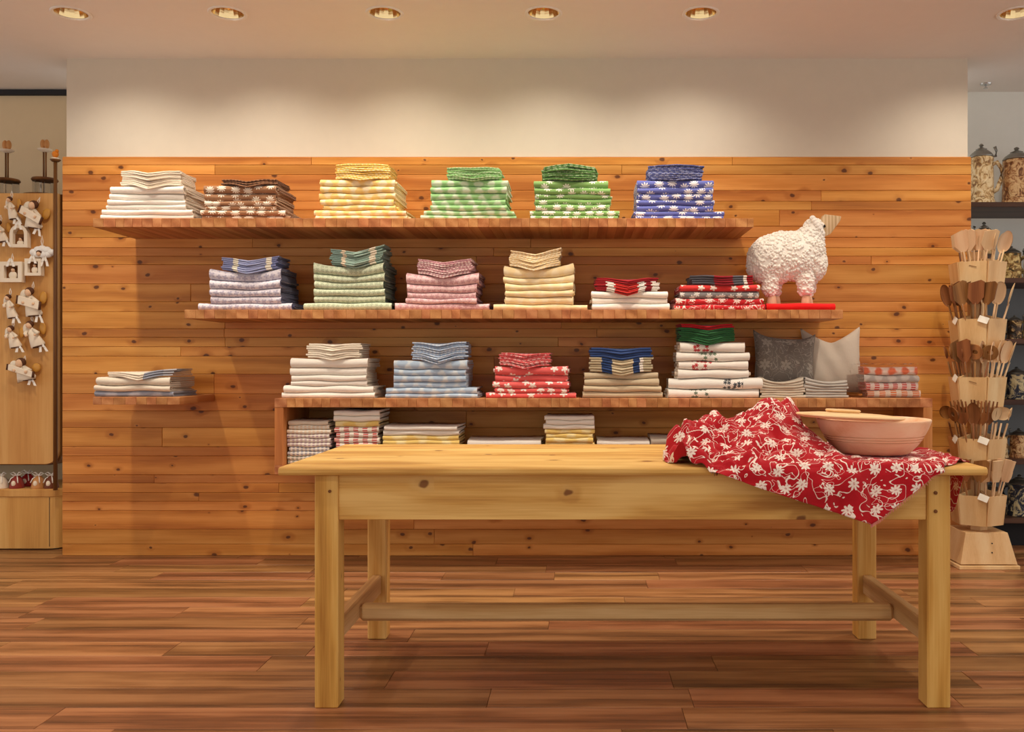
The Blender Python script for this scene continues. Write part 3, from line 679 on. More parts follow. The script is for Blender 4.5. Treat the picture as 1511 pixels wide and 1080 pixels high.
for px, dy in ((1137, -.035), (1147, .035), (1187, -.035), (1195, .035)):
    x, z = L(px, 430); part('foot', MB().lathe([(.016, -.0), (.027, 0), (.028, .006), (.025, .03), (.02, .05)], 12), wood('foot_wood_%d' % px, (226, 190, 160), (206, 164, 130), (170, 128, 96), 'z', .6, .2, var=.02), sheep, True, 0, (x, dy, .0005))
fpoly = [L(1206, 332), L(1215, 317), L(1240, 320), L(1238, 327), L(1224, 346), L(1212, 352)]
part('face', MB().prism(fpoly, -.026, .026), HORN, sheep, True, .006, seg=2)
ear = MB(); k = SY/F
for i in range(7):
    s = i/6; x, z = L(1196+14*s, 324+22*s); ear.blob((x, -.045-.006*math.sin(PI*s), z), (.018, .011, .016), 8, 6)
part('ear', ear, WOOL, sheep, 'all')
x, z = L(1214, 335); part('eye', MB().blob((x, -.034, z), (.007, .012, .009), 10, 8), plain('black_bead', (24, 20, 18), .25), sheep, 'all')
pts = [L(1202, 339), L(1206, 341), L(1210, 345)]
part('mouth_slit', MB().tube([(x_, -.055, z_) for x_, z_ in pts], [.0015, .004, .0015], 6), plain('slit_dark', (70, 48, 40), .8), sheep, 'all')
# ================================================================ wooden bowl with lid
BC = (wx(1288, 3.2), 3.2); BZ = .7985
bw = thing('wooden_bowl', 'large turned pinkish wooden bowl with grooves on the red tablecloth', 'bowl', (BC[0], BC[1], BZ))
prof = [(.0, .0), (.118, .0), (.128, .004), (.137, .014), (.152, .030), (.1640, .0455), (.1590, .0462), (.1595, .0480), (.1662, .0486), (.1698, .0545), (.1645, .0552), (.1650, .0570), (.1714, .0576), (.1745, .0635), (.1690, .0642), (.1695, .0660), (.1762, .0666),
        (.188, .090), (.1965, .112), (.1985, .119), (.1965, .1225), (.188, .1225), (.180, .118), (.170, .098), (.150, .06), (.11, .03), (.0, .02)]
part('bowl_body', MB().lathe(prof, 64), PEARW, bw, True)
ld = thing('wooden_cover_plate', 'flat round pale wooden lid resting askew across the bowl rim', 'lid', (wx(1252, 3.15), 3.135, BZ+.1345), (math.radians(-.8), math.radians(2.6), 0))
LIDW = wood('pale_lid_wood', (248, 218, 170), (242, 206, 154), (228, 186, 130), 'x', .5, .3, 50, 1., 0, var=.03)
part('disc', MB().lathe([(.0, -.008), (.165, -.008), (.182, -.003), (.186, .001), (.183, .005), (.12, .010), (.0, .011)], 64), LIDW, ld, True)
part('knob', MB().lathe([(.05, .009), (.058, .012), (.062, .018), (.058, .022), (.0, .023)], 40), LIDW, ld, True, 0, (-.01, .05, 0))
# ================================================================ draped red tablecloth
q = lambda px, py, Y: (wx(px, Y), Y, wz(py, Y))
T = TT+.004; E = TX1+.012
net = [
 [q(986, 668, 2.97), q(1018, 692, 2.872), q(1060, 698, 2.838), q(1110, 716, 2.834), q(1196, 744, 2.828), q(1284, 773, 2.822), q(1336, 733, 2.828), q(1384, 698, 2.834), (1.295, 2.99, T), (E, 3.02, .77)],
 [q(980, 656, 3.02), q(1022, 676, 2.92), q(1066, 684, 2.868), (.600, 2.836, T+.002), (.765, 2.834, T+.006), (.935, 2.832, T+.004), (1.05, 2.834, T+.006), (1.17, 2.856, T+.002), (1.300, 3.06, T), (E+.002, 3.08, .71)],
 [q(980, 645, 3.06), q(1022, 650, 3.0), q(1068, 656, 2.98), q(1130, 664, 2.96), (.78, 2.93, .815), (.94, 2.92, .797), (1.07, 2.92, .80), (1.19, 2.95, .794), (1.302, 3.13, T), (E+.004, 3.15, .60)],
 [q(985, 636, 3.1), q(1018, 628, 3.1), q(1068, 634, 3.1), q(1130, 628, 3.1), q(1190, 652, 3.06), (.94, 3.04, .795), (1.09, 3.03, .793), (1.21, 3.06, .794), (1.302, 3.21, T), (E+.004, 3.23, .60)],
 [q(990, 636, 3.16), q(1030, 626, 3.2), q(1085, 622, 3.22), q(1142, 594, 3.24), q(1180, 600, 3.27), (.90, 3.24, .80), (1.09, 3.18, .79), (1.22, 3.18, .792), (1.302, 3.29, T), (E+.004, 3.31, .69)],
 [q(1000, 650, 3.25), (.44, 3.36, .84), (.58, 3.36, .845), (.72, 3.38, .865), (.80, 3.40, .85), (.93, 3.42, .80), (1.1, 3.40, .79), (1.22, 3.36, .79), (1.30, 3.37, T), (E+.002, 3.39, .73)],
 [(.38, 3.34, T), (.47, 3.46, T), (.60, 3.47, T), (.72, 3.48, T), (.82, 3.5, T), (.95, 3.5, T), (1.1, 3.5, T), (1.2, 3.47, T), (1.29, 3.45, T), (E, 3.46, .765)]]
P = np.array(net)                                   # 7 x 10 x 3
P[:, 0, 2] = T+.5*(P[:, 0, 2]-T); tuck = P[:, :1].copy(); tuck[:, 0, 0] += .035; tuck[:, 0, 1] += .01; tuck[:, 0, 2] = T-.002     # the bunched end rolls under itself
P = np.concatenate([tuck, P], axis=1)
ins = lambda a, b, t: P[:, a:a+1]*(1-t)+P[:, b:b+1]*t
P = np.concatenate([P[:, :6], ins(5, 6, .5), ins(5, 6, .88), P[:, 6:7], ins(6, 7, .15), P[:, 7:]], axis=1)   # keeps the hanging corner pointed
def spline(A, m):                                    # Catmull-Rom along axis 0
    k = A.shape[0]; out = []
    for i in range(m):
        t = i/(m-1)*(k-1); j = min(int(t), k-2); u = t-j
        p0, p1, p2, p3 = A[max(j-1, 0)], A[j], A[j+1], A[min(j+2, k-1)]
        out.append(.5*((2*p1)+(p2-p0)*u+(2*p0-5*p1+4*p2-p3)*u*u+(3*p1-p0-3*p2+p3)*u**3))
    return np.array(out)
NV, NU = 90, 180; LIDC = (wx(1252, 3.15), 3.135)
G = spline(P, NV); G = np.swapaxes(spline(np.swapaxes(G, 0, 1), NU), 0, 1)       # NV x NU x 3
from mathutils import noise as mn
for j in range(NV):
    for i in range(NU):
        x, y, z = G[j, i]; r = math.hypot(x-BC[0], y-BC[1])
        s, t = i/(NU-1), j/(NV-1)
        amp = .012*min(1, max(0, (r-.15)/.08))*1.8
        if x > TX1-.03: amp *= .3
        left = max(0., 1-s/.5)
        w1 = mn.noise(Vector((x*11+y*5, y*9, z*8)))
        w2 = mn.noise(Vector((x*26-y*9+3, y*16, z*14)))
        w3 = abs(mn.noise(Vector((x*7+y*10+9, y*5-x*6, 2))))
        f = w1*.9+w2*.5+(w3-.2)*1.9
        fold = math.sin((x*1.1+y*1.5+.25*w1)*46)*max(0., left)*.55; f += fold
        if y < TY0-.004:                              # hanging: push outwards only
            G[j, i, 1] -= amp*.9*(f+.75)*(1 if z < T-.01 else .3)
        elif x < TX1-.004: G[j, i, 2] += amp*(1+1.6*left)*f
        x, y, z = G[j, i]
        if x < TX1 and y > TY0-.002:
            lim = .7965+max(0., r-.125)*.75
            if r < .26: z = min(z, lim)
            z = min(z, .918+max(0., math.hypot(x-LIDC[0], y-LIDC[1])-.192)*2.5)
            G[j, i, 2] = max(z, TT+.003)
        elif y <= TY0-.002: G[j, i, 1] = min(G[j, i, 1], TY0-.006)
        if G[j, i, 0] >= TX1: G[j, i, 0] = max(G[j, i, 0], TX1+.008)
uvp = lambda p: (p[0]+max(0., TT-p[2])*(p[0] > TX1), p[1]+.75*max(0., p[2]-TT-.01)-max(0., TT-p[2])*(p[0] < TX1))
dl = np.linalg.norm(np.diff(G, axis=1), axis=2).mean(0); U = np.concatenate([[0], np.cumsum(dl)])
dv = np.linalg.norm(np.diff(G, axis=0), axis=2).mean(1); V = np.concatenate([[0], np.cumsum(dv)])*1.15
mb = MB(); mb.add([tuple(p) for p in G.reshape(-1, 3)], [(j*NU+i, j*NU+i+1, (j+1)*NU+i+1, (j+1)*NU+i) for j in range(NV-1) for i in range(NU-1)],
       [uvp(G[j, i]) for j in range(NV) for i in range(NU)])
REDCLOTH = cloth('red_tablecloth_flower_vine', (184, 27, 39), 'vine', (248, 232, 222), .029, 8, .95)
dr = thing('draped_tablecloth', 'crumpled red tablecloth with white flowers and vines draped over the table end', 'tablecloth')
o = part('cloth', mb, REDCLOTH, dr, 'all'); sm = o.modifiers.new('s', 'SOLIDIFY'); sm.thickness = .0016; sm.offset = 1
fm = MB(); a0, a1 = int(NU*8/13), int(NU*11.3/13)
for i in range(a0, a1):
    for h in range(2):
        p = Vector(G[0, i])*(1-h/2)+Vector(G[0, i+1])*(h/2); d = (p-Vector(G[2, i])).normalized()
        p2 = p+d*.010; t = (Vector(G[0, i+1])-Vector(G[0, i])).normalized()*.0012
        if p2.y > TY0 and p2.z < TT+.004: p2.z = TT+.004
        fm.add([p-t, p+t, p2+t*.6, p2-t*.6], [(0, 1, 2, 3)])
fr = part('fringe', fm, cloth('red_white_fringe', (214, 120, 116), 'small', (250, 236, 228), .01), dr); fr['kind'] = 'stuff'
# ================================================================ ornament cabinet (alcove beside the partition)
CF = 5.33; K = CF/F
cx_ = lambda p: wx(p, CF); cz_ = lambda p: wz(p, CF)
cab = thing('ornament_cabinet', 'pale oak display cabinet with hanging angel ornaments beside the wooden wall', 'cabinet')
XR_ = cx_(85); r = .075
def rounded(x0, x1, z0, z1, r, which):
    pts = []
    for cx, cz, a0, on in ((x1-r, z0+r, -90, 'br' in which), (x1-r, z1-r, 0, 'tr' in which), (x0+r, z1-r, 90, 'tl' in which), (x0+r, z0+r, 180, 'bl' in which)):
        if on:
            for k in range(7): a = math.radians(a0+15*k); pts.append((cx+r*math.cos(a), cz+r*math.sin(a)))
        else:
            sx = 1 if cx > (x0+x1)/2 else -1; sz = 1 if cz > (z0+z1)/2 else -1; pts.append((cx+sx*r, cz+sz*r))
    return pts
c0 = (-3.9, 5.5, 1.3)
part('door_panel', MB().prism([(u-c0[0], w-c0[2]) for u, w in rounded(-4.7, XR_, cz_(685), cz_(285), r, 'br')], CF-c0[1], 5.36-c0[1]), OAK, cab, False, .002, c0)
DARKOAK = wood('dark_oak_side', (128, 86, 44), (104, 66, 32), (78, 46, 22), 'z', .5, .3, 40, 1., 0, var=.05)
part('carcass', MB().prism([(u-c0[0], w-c0[2]) for u, w in rounded(-4.7, XR_+.012, cz_(687), cz_(285)-.002, r, 'br')], 5.3602-c0[1], 5.78-c0[1]), DARKOAK, cab, False, 0, c0)
lc = thing('low_cabinet', 'low pale oak cabinet with rounded corner holding small bells', 'cabinet')
def plan(x0, x1, y0, y1, r):
    return [(x1, y1), (x0, y1), (x0, y0)]+[(x1-r+r*math.cos(math.radians(a)), y0+r+r*math.sin(math.radians(a))) for a in range(-90, 1, 15)]
LCT = cz_(722)
part('body', MB().prism([(u+3.9, w-5.5) for u, w in plan(-4.7, cx_(89), CF, 5.78, .07)], .008, LCT-.045, 'z'), OAK, lc, False, 0, (-3.9, 5.5, 0))
part('top', MB().prism([(u+3.9, w-5.5) for u, w in plan(-4.7, cx_(90), CF-.006, 5.78, .07)], 0, .0445, 'z'), OAK, lc, False, .003, (-3.9, 5.5, LCT-.0445))
part('drawer_gap', MB().box(cx_(73)-.0015, cx_(73)+.0015, CF-.001, CF+.01, .02, LCT-.048), BLACKM, lc)
part('plinth', MB().box(-4.7, cx_(82), CF+.03, 5.78, 0.0, .0079), BLACKM, lc)
# -- small things
CREAM = plain('cream_ceramic', (244, 230, 208), .5, .4, 0, .06); BROWNH = plain('brown_hair', (88, 52, 30), .7); SKIN = plain('clay_skin', (236, 196, 160), .6); GOLD = plain('gold_paint', (208, 150, 60), .4, .5)
RIBB = plain('sheer_ribbon', (250, 244, 234), .7); TERRA = plain('red_clay', (140, 44, 30), .5, .4, 0, .1); OCH = plain('ochre_clay', (200, 140, 80), .5, .4)
def ribbon(parent, x, z, l, tilt=0, y=-.012):
    m = MB()
    for s in (-1, 1):
        pts = [(x, z), (x+s*.012+tilt*l, z-l*.5), (x+s*.020+tilt*l*2, z-l)]
        for (a, b), (c, d) in zip(pts, pts[1:]):
            m.add([(a-.007, y, b), (a+.007, y, b), (c+.008, y-.003, d), (c-.008, y-.003, d), (a-.007, y+.0012, b), (a+.007, y+.0012, b), (c+.008, y-.0018, d), (c-.008, y-.0018, d)],
                  [(0, 1, 2, 3), (7, 6, 5, 4), (0, 4, 5, 1), (1, 5, 6, 2), (2, 6, 7, 3), (3, 7, 4, 0)])
    part('ribbon', m, RIBB, parent)
def loop(parent, x, z0, z1):
    part('hanging_loop', MB().tube([(x, .0, z0), (x-.006, -.002, (z0+z1)/2), (x, -.002, z1), (x+.006, -.002, (z0+z1)/2), (x+.001, 0, z0)], .0022, 6), RIBB, parent, 'all')
def angel(px, py, w, h, label, lean=0., banner=False):
    e = thing('angel_ornament', label, 'ornament', (cx_(px), CF-.0275, cz_(py)), (0, lean, 0), 'hanging angel ornaments'); w *= K; h *= K
    m = MB().tube([(-.10*w, -.004, .20*h), (-.05*w, -.006, .06*h), (.05*w, -.004, -.18*h), (.14*w, -.002, -.38*h), (.15*w, -.002, -.42*h)], [.09*w, .17*w, .25*w, .31*w, .27*w], 14, flat=.020/(.31*w), up=(0, 1, 0))
    part('robe', m, CREAM, e, 'all')
    part('hem', MB().tube([(.145*w, -.002, -.405*h), (.15*w, -.002, -.435*h)], [.29*w, .25*w], 14, flat=.021/(.29*w), up=(0, 1, 0)), BROWNH, e, 'all')
    part('head', MB().blob((-.10*w, -.016, .28*h), (.12*w, .015, .13*w), 12, 8), SKIN, e, 'all')
    part('hair', MB().blob((-.08*w, -.009, .325*h), (.16*w, .017, .14*w), 12, 8), BROWNH, e, 'all')
    if banner:
        part('banner', MB().box(-.40*w, .40*w, -.034, -.026, -.16*h, .10*h), CREAM, e, False, .003, rot=(0, .18, 0))
        for s in (-1, 1): part('scroll_end', MB().tube([(s*.40*w, -.030, -.16*h+s*.07*w*-1), (s*.40*w, -.030, .10*h-s*.07*w)], .007, 8), BROWNH, e, 'all')
    for s in (-1, 1):
        part('sleeve', MB().tube([(-.08*w+s*.10*w, -.008, .14*h), (s*.26*w-.02*w, -.018, .02*h), (s*.20*w, -.028, -.04*h)], [.06*w, .075*w, .06*w], 8), CREAM, e, 'all')
        part('wing', MB().blob((s*.34*w, .012, .16*h), (.14*w, .007, .20*h), 10, 8), CREAM if s < 0 else GOLD, e, 'all')
        part('hand', MB().blob((s*.18*w, -.036, -.05*h), (.05*w, .006, .05*w), 8, 6), SKIN, e, 'all')
    ribbon(e, .30*w, -.30*h, .30*h, .12); loop(e, 0, .36*h, .62*h)
    return e
def frame_orn(px, py, w, h, label, arch=False):
    e = thing('framed_ornament', label, 'ornament', (cx_(px), CF-.021, cz_(py)), group='framed nativity ornaments'); w *= K; h *= K; t = .18*w
    m = MB(); m.box(-w/2, -w/2+t, -.018, .018, -h/2, h/2); m.box(w/2-t, w/2, -.018, .018, -h/2, h/2); m.box(-w/2+t, w/2-t, -.018, .018, -h/2, -h/2+t)
    if arch:
        n = 10
        for k in range(n):
            a, b = PI*k/n, PI*(k+1)/n
            po = [(w/2*math.cos(a), h/2+w/2*math.sin(a)), (w/2*math.cos(b), h/2+w/2*math.sin(b)), ((w/2-t)*math.cos(b), h/2+(w/2-t)*math.sin(b)), ((w/2-t)*math.cos(a), h/2+(w/2-t)*math.sin(a))]
            m.prism(po, -.018, .018)
    else: m.box(-w/2+t, w/2-t, -.018, .018, h/2-t, h/2)
    part('frame', m, CREAM, e, False)
    part('back_panel', MB().box(-w/2+t, w/2-t, .008, .017, -h/2+t, h/2-(0 if arch else t)), plain('niche_brown', (130, 84, 44), .8), e)
    f = MB().blob((.02*w, -.001, -.16*h), (.2*w, .010, .2*h), 10, 8)
    part('figure_robe', f, CREAM, e, 'all'); part('figure_head', MB().blob((.04*w, -.004, .1*h), .09*w, 8, 6), SKIN, e, 'all'); part('figure_hair', MB().blob((.05*w, .0, .16*h), (.11*w, .01, .09*w), 8, 6), BROWNH, e, 'all')
    loop(e, 0, h/2+(w/2 if arch else 0)-.004, h/2+(w/2 if arch else 0)+.05); ribbon(e, 0, h/2+(w/2 if arch else 0)+.02, .05, 0, -.02)
angel(22, 308, 24, 40, 'small cream angel ornament hanging beside the large flying angel')
angel(54, 318, 44, 44, 'large flying cream angel ornament carrying a long banner', .35, True)
angel(6, 342, 26, 38, 'small kneeling angel ornament at the cabinet, above the nativity frames')
frame_orn(33, 356, 26, 20, 'arched cream nativity ornament above the square frames', True)
cl = thing('cloud_ornament', 'white puffy cloud ornament with a small face peeking out', 'ornament', (cx_(66), CF-.024, cz_(373)))
m = MB()
for a, b, s in ((-.05, 0, .025), (-.025, .014, .026), (0, .018, .028), (.028, .012, .027), (.052, 0, .024), (-.03, -.012, .026), (.01, -.014, .028), (.036, -.012, .025)): m.blob((a, 0, b), (s, .018, s*.85), 12, 8)
part('cloud', m, plain('white_ceramic', (246, 244, 240), .5, .4), cl, 'all'); part('face', MB().blob((-.012, -.017, -.01), (.014, .01, .014), 10, 8), SKIN, cl, 'all')
part('hair', MB().blob((-.012, -.013, -.003), (.018, .011, .014), 10, 8), BROWNH, cl, 'all'); ribbon(cl, .02, -.025, .06); loop(cl, .0, .03, .10)
frame_orn(22, 402, 32, 30, 'larger square cream frame ornament with a seated figure')
frame_orn(54, 395, 24, 25, 'smaller square cream frame ornament with a seated figure')
angel(20, 452, 26, 42, 'cream angel ornament on a long white ribbon under the frames')
angel(51, 446, 42, 48, 'broad cream angel ornament holding a banner under the small frame', .1, True)
angel(24, 497, 30, 38, 'reclining cream angel ornament low on the cabinet door')
angel(54, 493, 36, 46, 'cream angel ornament with gold wing low on the cabinet door', -.1)
angel(39, 546, 48, 34, 'lowest wide ornament with a small angel and a banner', .12, True)
# pole with bird
TOP = cz_(285)
def bird_pole(px, py, label, bird, z0, y=5.345):
    e = thing('bird_pole', label, 'ornament', (cx_(px), y, z0)); H = cz_(py)-z0
    part('pole', MB().tube([(0, 0, 0), (0, 0, H)], [.012, .010], 10), DARKOAK, e, 'all')
    part('saucer', MB().lathe([(.0, -.012), (.02, -.01), (.03, 0), (.028, .003), (.0, .002)], 20), DARKOAK, e, 'all', 0, (0, 0, H))
    part('brim', MB().lathe([(.0, .0), (.026, .002), (.02, .012), (.0, .014)], 16), CREAM, e, 'all', 0, (0, 0, H))
    part('bird', MB().blob((0, 0, H+.034), (.02, .016, .02), 10, 8).blob((.012, -.004, H+.052), .011, 8, 6), bird, e, 'all')
bird_pole(87, 238, 'thin brown pole with an orange bird perched on its saucer', plain('orange_bird', (226, 134, 34), .5), LCT+.0005, CF-.036)
GLASS = N('clear_glass', .05); GLASS.b.inputs['Transmission Weight'].default_value = 1; GLASS.b.inputs['IOR'].default_value = 1.1; GLASS = GLASS.mat
def carousel(px, label, y):
    e = thing('glass_carousel', label, 'ornament', (cx_(px), y, TOP+.0005))
    part('base_disc', MB().lathe([(.0, 0), (.12, 0), (.125, .006), (.12, .016), (.03, .02), (.0, .02)], 32), DARKOAK, e, True)
    part('upper_disc', MB().lathe([(.0, .105), (.07, .105), (.075, .112), (.07, .122), (.0, .124)], 28), DARKOAK, e, True)
    for k in range(6):
        a = PI*k/3+.3; part('glass_tube', MB().lathe([(.018, .0205), (.018, .1045)], 14, cap=False), GLASS, e, True, 0, (.05*math.cos(a), .05*math.sin(a), 0))
    for dx in (-.007, .007): part('spindle', MB().tube([(dx, 0, .124), (dx, 0, .29)], .005, 8), DARKOAK, e, 'all')
    part('spindle_core', MB().tube([(0, 0, .02), (0, 0, .105)], .008, 8), DARKOAK, e, 'all')
    part('saucer', MB().lathe([(.0, .285), (.02, .287), (.04, .30), (.042, .304), (.0, .306)], 20), CREAM, e, True)
    part('owl', MB().blob((-.012, 0, .335), (.016, .014, .03), 10, 8).blob((.012, 0, .335), (.016, .014, .03), 10, 8), OCH, e, 'all')
carousel(41, 'brown glass-tube carousel on the cabinet, nearer the wooden wall', 5.50)
carousel(-20, 'brown glass-tube carousel on the cabinet, farther from the wooden wall', 5.52)
def bell(px, mat, label, h=.085, y=CF+.06):
    e = thing('clay_bell', label, 'bell', (wx(px, y), y, LCT+.0005), group='small clay bells')
    part('bell_body', MB().lathe([(.0, 0), (.040, 0), (.041, .008), (.036, .03), (.030, .055), (.016, .072), (.0, .076)], 20), mat, e, True)
    part('crest', MB().blob((0, -.034, .03), (.014, .008, .018), 8, 6), CREAM if mat is not CREAM else BROWNH, e, 'all')
    m = MB()
    for s in (-1, 1):
        m.tube([(0, 0, .078), (s*.018, -.006, .095), (s*.034, -.008, .088), (s*.018, -.01, .078), (0, 0, .078)], .004, 6); m.tube([(0, 0, .078), (s*.02, -.026, .06), (s*.028, -.036, .035)], .003, 6)
    part('bow', m, RIBB, e, 'all')
bell(2, CREAM, 'cream clay bell with a white bow at the end of the row'); bell(25, TERRA, 'larger dark red clay bell with a white bow')
bell(41, plain('bright_red_clay', (158, 24, 20), .5), 'bright red clay bell standing behind the others', y=CF+.16); bell(57, OCH, 'ochre clay bell with a white bow'); bell(76, plain('brown_clay', (112, 56, 30), .5), 'brown clay bell with a white bow by the wooden wall')
# ================================================================ stein shelves in the grey alcove
RF = 5.37; RX0, RX1 = wx(1428, WALL+.02)+.003, 3.9
unit = thing('stein_shelving', 'dark stained shelving unit filled with beer steins', 'shelving')
part('back_panel', MB().box(RX0, RX1, 5.80, 5.828, 0, wz(410, RF)), plain('shelf_back_grey', (132, 136, 140), .8), unit)
SHY = [298, 410, 500, 590, 678, 765]
SHZ = [wz(p, RF) for p in SHY]
for z in SHZ: board('shelf_board', RX0, RX1, RF, 5.799, z-.03, z, DARKW, unit)
board('plinth', RX0, RX1, 5.46, 5.79, 0, SHZ[-1]-.0305, plain('plinth_black', (34, 34, 38), .7), unit)
PEWTER = plain('pewter', (150, 148, 142), .35, .5, .9, .1)
def relief(name, a, b, c, s=26):
    n = N(name, .45, .45); co = n.shift(n.obj()); t = n.noise(n.scale(co, (s, s, s*.8)), 1., 3, .6, 1.5).outputs['Fac']
    n.color(n.ramp(t, [(.36, lin(*c)), (.47, lin(*b)), (.56, lin(*a))])); n.bump(t, .8, .02); return n.mat
SM = [relief('cream_relief', (236, 214, 172), (206, 170, 116), (132, 92, 54)), relief('brown_relief', (220, 184, 136), (176, 124, 78), (110, 66, 38)), relief('ochre_relief', (228, 204, 140), (160, 120, 60), (60, 56, 34)),
      relief('navy_relief', (206, 192, 150), (44, 52, 76), (24, 26, 40), 18), relief('dark_relief', (190, 160, 110), (80, 56, 40), (30, 24, 22), 20)]
STEIN = {}
def stein(px, tier, h, rad, mat, label, yy=5.50, hang=None):
    if hang is None: hang = 0. if tier == 0 else 2.0
    key = (h, rad, mat)
    e = thing('beer_stein', label, 'stein', (wx(px, yy), yy, SHZ[tier]+.0006), (0, 0, hang), 'beer steins on the dark shelves')
    if key not in STEIN:
        b = MB().lathe([(.0, 0), (rad*1.12, 0), (rad*1.12, h*.05), (rad*1.02, h*.09), (rad, h*.2), (rad*.96, h*.6), (rad*.92, h*.68), (rad*.98, h*.71), (rad*.98, h*.75), (rad*.9, h*.77), (.0, h*.77)], 28).mesh('stein_body', mat, True)
        ld = MB().lathe([(rad*.97, h*.772), (rad*.99, h*.785), (rad*.85, h*.83), (rad*.55, h*.88), (rad*.42, h*.89), (rad*.46, h*.905), (rad*.2, h*.93), (rad*.10, h*.945), (rad*.2, h*.965), (rad*.14, h*.985), (.0, h)], 24).mesh('lid', PEWTER, True)
        hd = MB().tube([(rad*.9, 0, h*.66), (rad*1.35, 0, h*.70), (rad*1.75, 0, h*.60), (rad*1.7, 0, h*.42), (rad*1.35, 0, h*.26), (rad*.97, 0, h*.22)], [rad*.15]*6, 8, flat=1.3).mesh('handle', mat, 'all')
        tp = MB().tube([(rad*.9, 0, h*.79), (rad*1.25, 0, h*.80), (rad*1.3, 0, h*.88), (rad*1.15, 0, h*.95)], [rad*.1, rad*.12, rad*.1, rad*.14], 6).mesh('thumb_lift', PEWTER, 'all')
        bd = MB().lathe([(rad*1.0, h*.10), (rad*1.035, h*.115), (rad*1.0, h*.13)], 28, cap=False).mesh('foot_band', mat, True)
        STEIN[key] = (b, ld, hd, tp, bd)
    for nm, me in zip(('stein_body', 'lid', 'handle', 'thumb_lift', 'foot_band'), STEIN[key]): place(nm, me, e)
k_ = F/5.50
stein(1448, 0, .385, .072, SM[0], 'tall cream relief stein with pewter lid against the wooden wall')
stein(1500, 0, .365, .082, SM[1], 'tall brown relief stein with pewter lid on the upper shelf')
stein(1556, 0, .37, .078, SM[0], 'tall cream stein further along the upper shelf')
stein(1452, 1, .36, .062, SM[4], 'tall dark stein half hidden behind the pale spoons')
stein(1492, 1, .21, .058, SM[2], 'ochre stein with tapered lid on the second shelf'); stein(1526, 1, .21, .06, SM[2], 'ochre stein at the far side of the second shelf')
stein(1497, 2, .15, .043, SM[4], 'small dark stein on the third shelf beside the spoons'); stein(1521, 2, .16, .043, SM[2], 'small ochre stein on the third shelf')
stein(1470, 2, .15, .043, SM[2], 'small ochre stein behind the spoon rack on the third shelf')
stein(1500, 3, .20, .060, SM[3], 'dark blue stein with a pale crest on the fourth shelf'); stein(1466, 3, .19, .058, SM[4], 'dark stein behind the spoon rack on the fourth shelf')
stein(1503, 4, .18, .052, SM[1], 'brown relief stein on the fifth shelf'); stein(1474, 4, .17, .05, SM[0], 'cream stein behind the rack on the fifth shelf')
stein(1504, 5, .25, .068, SM[3], 'large navy stein on the lowest shelf'); stein(1462, 5, .2, .06, SM[0], 'cream stein behind the rack on the lowest shelf')
# ================================================================ spoon rack
RC = (2.225, 4.965)
rack = thing('spoon_rack', 'tall pale wooden rotating rack with pockets of kitchen spoons', 'rack', (RC[0], RC[1], 0))
part('base_plate', MB().box(-.165, .165, -.155, .155, 0, .022), BEECH, rack, False, .003)
fb = MB(); vs = [(-.155, -.145, .027), (.155, -.145, .027), (.155, .145, .027), (-.155, .145, .027), (-.115, -.115, .195), (.115, -.115, .195), (.115, .115, .195), (-.115, .115, .195)]
fb.add(vs, [(3, 2, 1, 0), (4, 5, 6, 7), (0, 1, 5, 4), (1, 2, 6, 5), (2, 3, 7, 6), (3, 0, 4, 7)]); part('base_block', fb, BEECH, rack, False, .002)
part('bearing', MB().lathe([(.05, .0215), (.05, .0275)], 20), BLACKM, rack)
for z in (.09, .14): part('screw', MB().lathe([(.0, 0), (.004, 0), (.004, .002), (0, .003)], 8), BLACKM, rack, False, 0, (.02, -.1345 if z > .1 else -.1352+.0003, z), (PI/2, 0, 0))
A0 = math.radians(-34)
hexa = [(.052*math.cos(A0+k*PI/3), .052*math.sin(A0+k*PI/3)) for k in range(6)]
part('post', MB().prism(hexa, .1952, 1.74, 'z'), BEECH, rack)
pm = MB(); wb, w0, w1, t = .026, .064, .072, .007; D0, D1, HB, HF = .072, .090, .19, .165
# pocket local: back on the post at y=0, opens to -y; sides splay so that neighbours meet at the corners
def quadslab(a, b, c, d, n, t):
    n = Vector(n)*t; P_ = [Vector(p) for p in (a, b, c, d)]; pm.add(P_+[p+n for p in P_], [(0, 1, 2, 3), (7, 6, 5, 4), (0, 4, 5, 1), (1, 5, 6, 2), (2, 6, 7, 3), (3, 7, 4, 0)])
quadslab((-w0, -D0, 0), (w0, -D0, 0), (w1, -D1, HF), (-w1, -D1, HF), (0, 1, 0), t)
quadslab((-wb, 0, 0), (-w0, -D0+t, 0), (-w1, -D1+t, HF), (-wb, 0, HB), (1, 0, 0), t)
quadslab((wb, 0, 0), (w0, -D0+t, 0), (w1, -D1+t, HF), (wb, 0, HB), (-1, 0, 0), t)
pm.add([(-wb, -.001, .002), (wb, -.001, .002), (w0-t, -D0+t, .002), (-w0+t, -D0+t, .002), (-wb, -.001, .009), (wb, -.001, .009), (w0-t, -D0+t, .009), (-w0+t, -D0+t, .009)], [(0, 1, 2, 3), (7, 6, 5, 4), (0, 4, 5, 1), (1, 5, 6, 2), (2, 6, 7, 3), (3, 7, 4, 0)])
pocket_me = pm.mesh('pocket', BEECH)
TIER = [wz(p, 4.86) for p in (430, 515, 601, 692, 776)]
faces = {'front': A0, 'left': A0-PI/3, 'right': A0+PI/3}
CARD = plain('white_card', (244, 240, 226), .7)
def local(face, lx, ly, lz):
    a = faces[face]; y = ly-.0455; return Vector((RC[0]+lx*math.cos(a)-y*math.sin(a), RC[1]+lx*math.sin(a)+y*math.cos(a), lz))
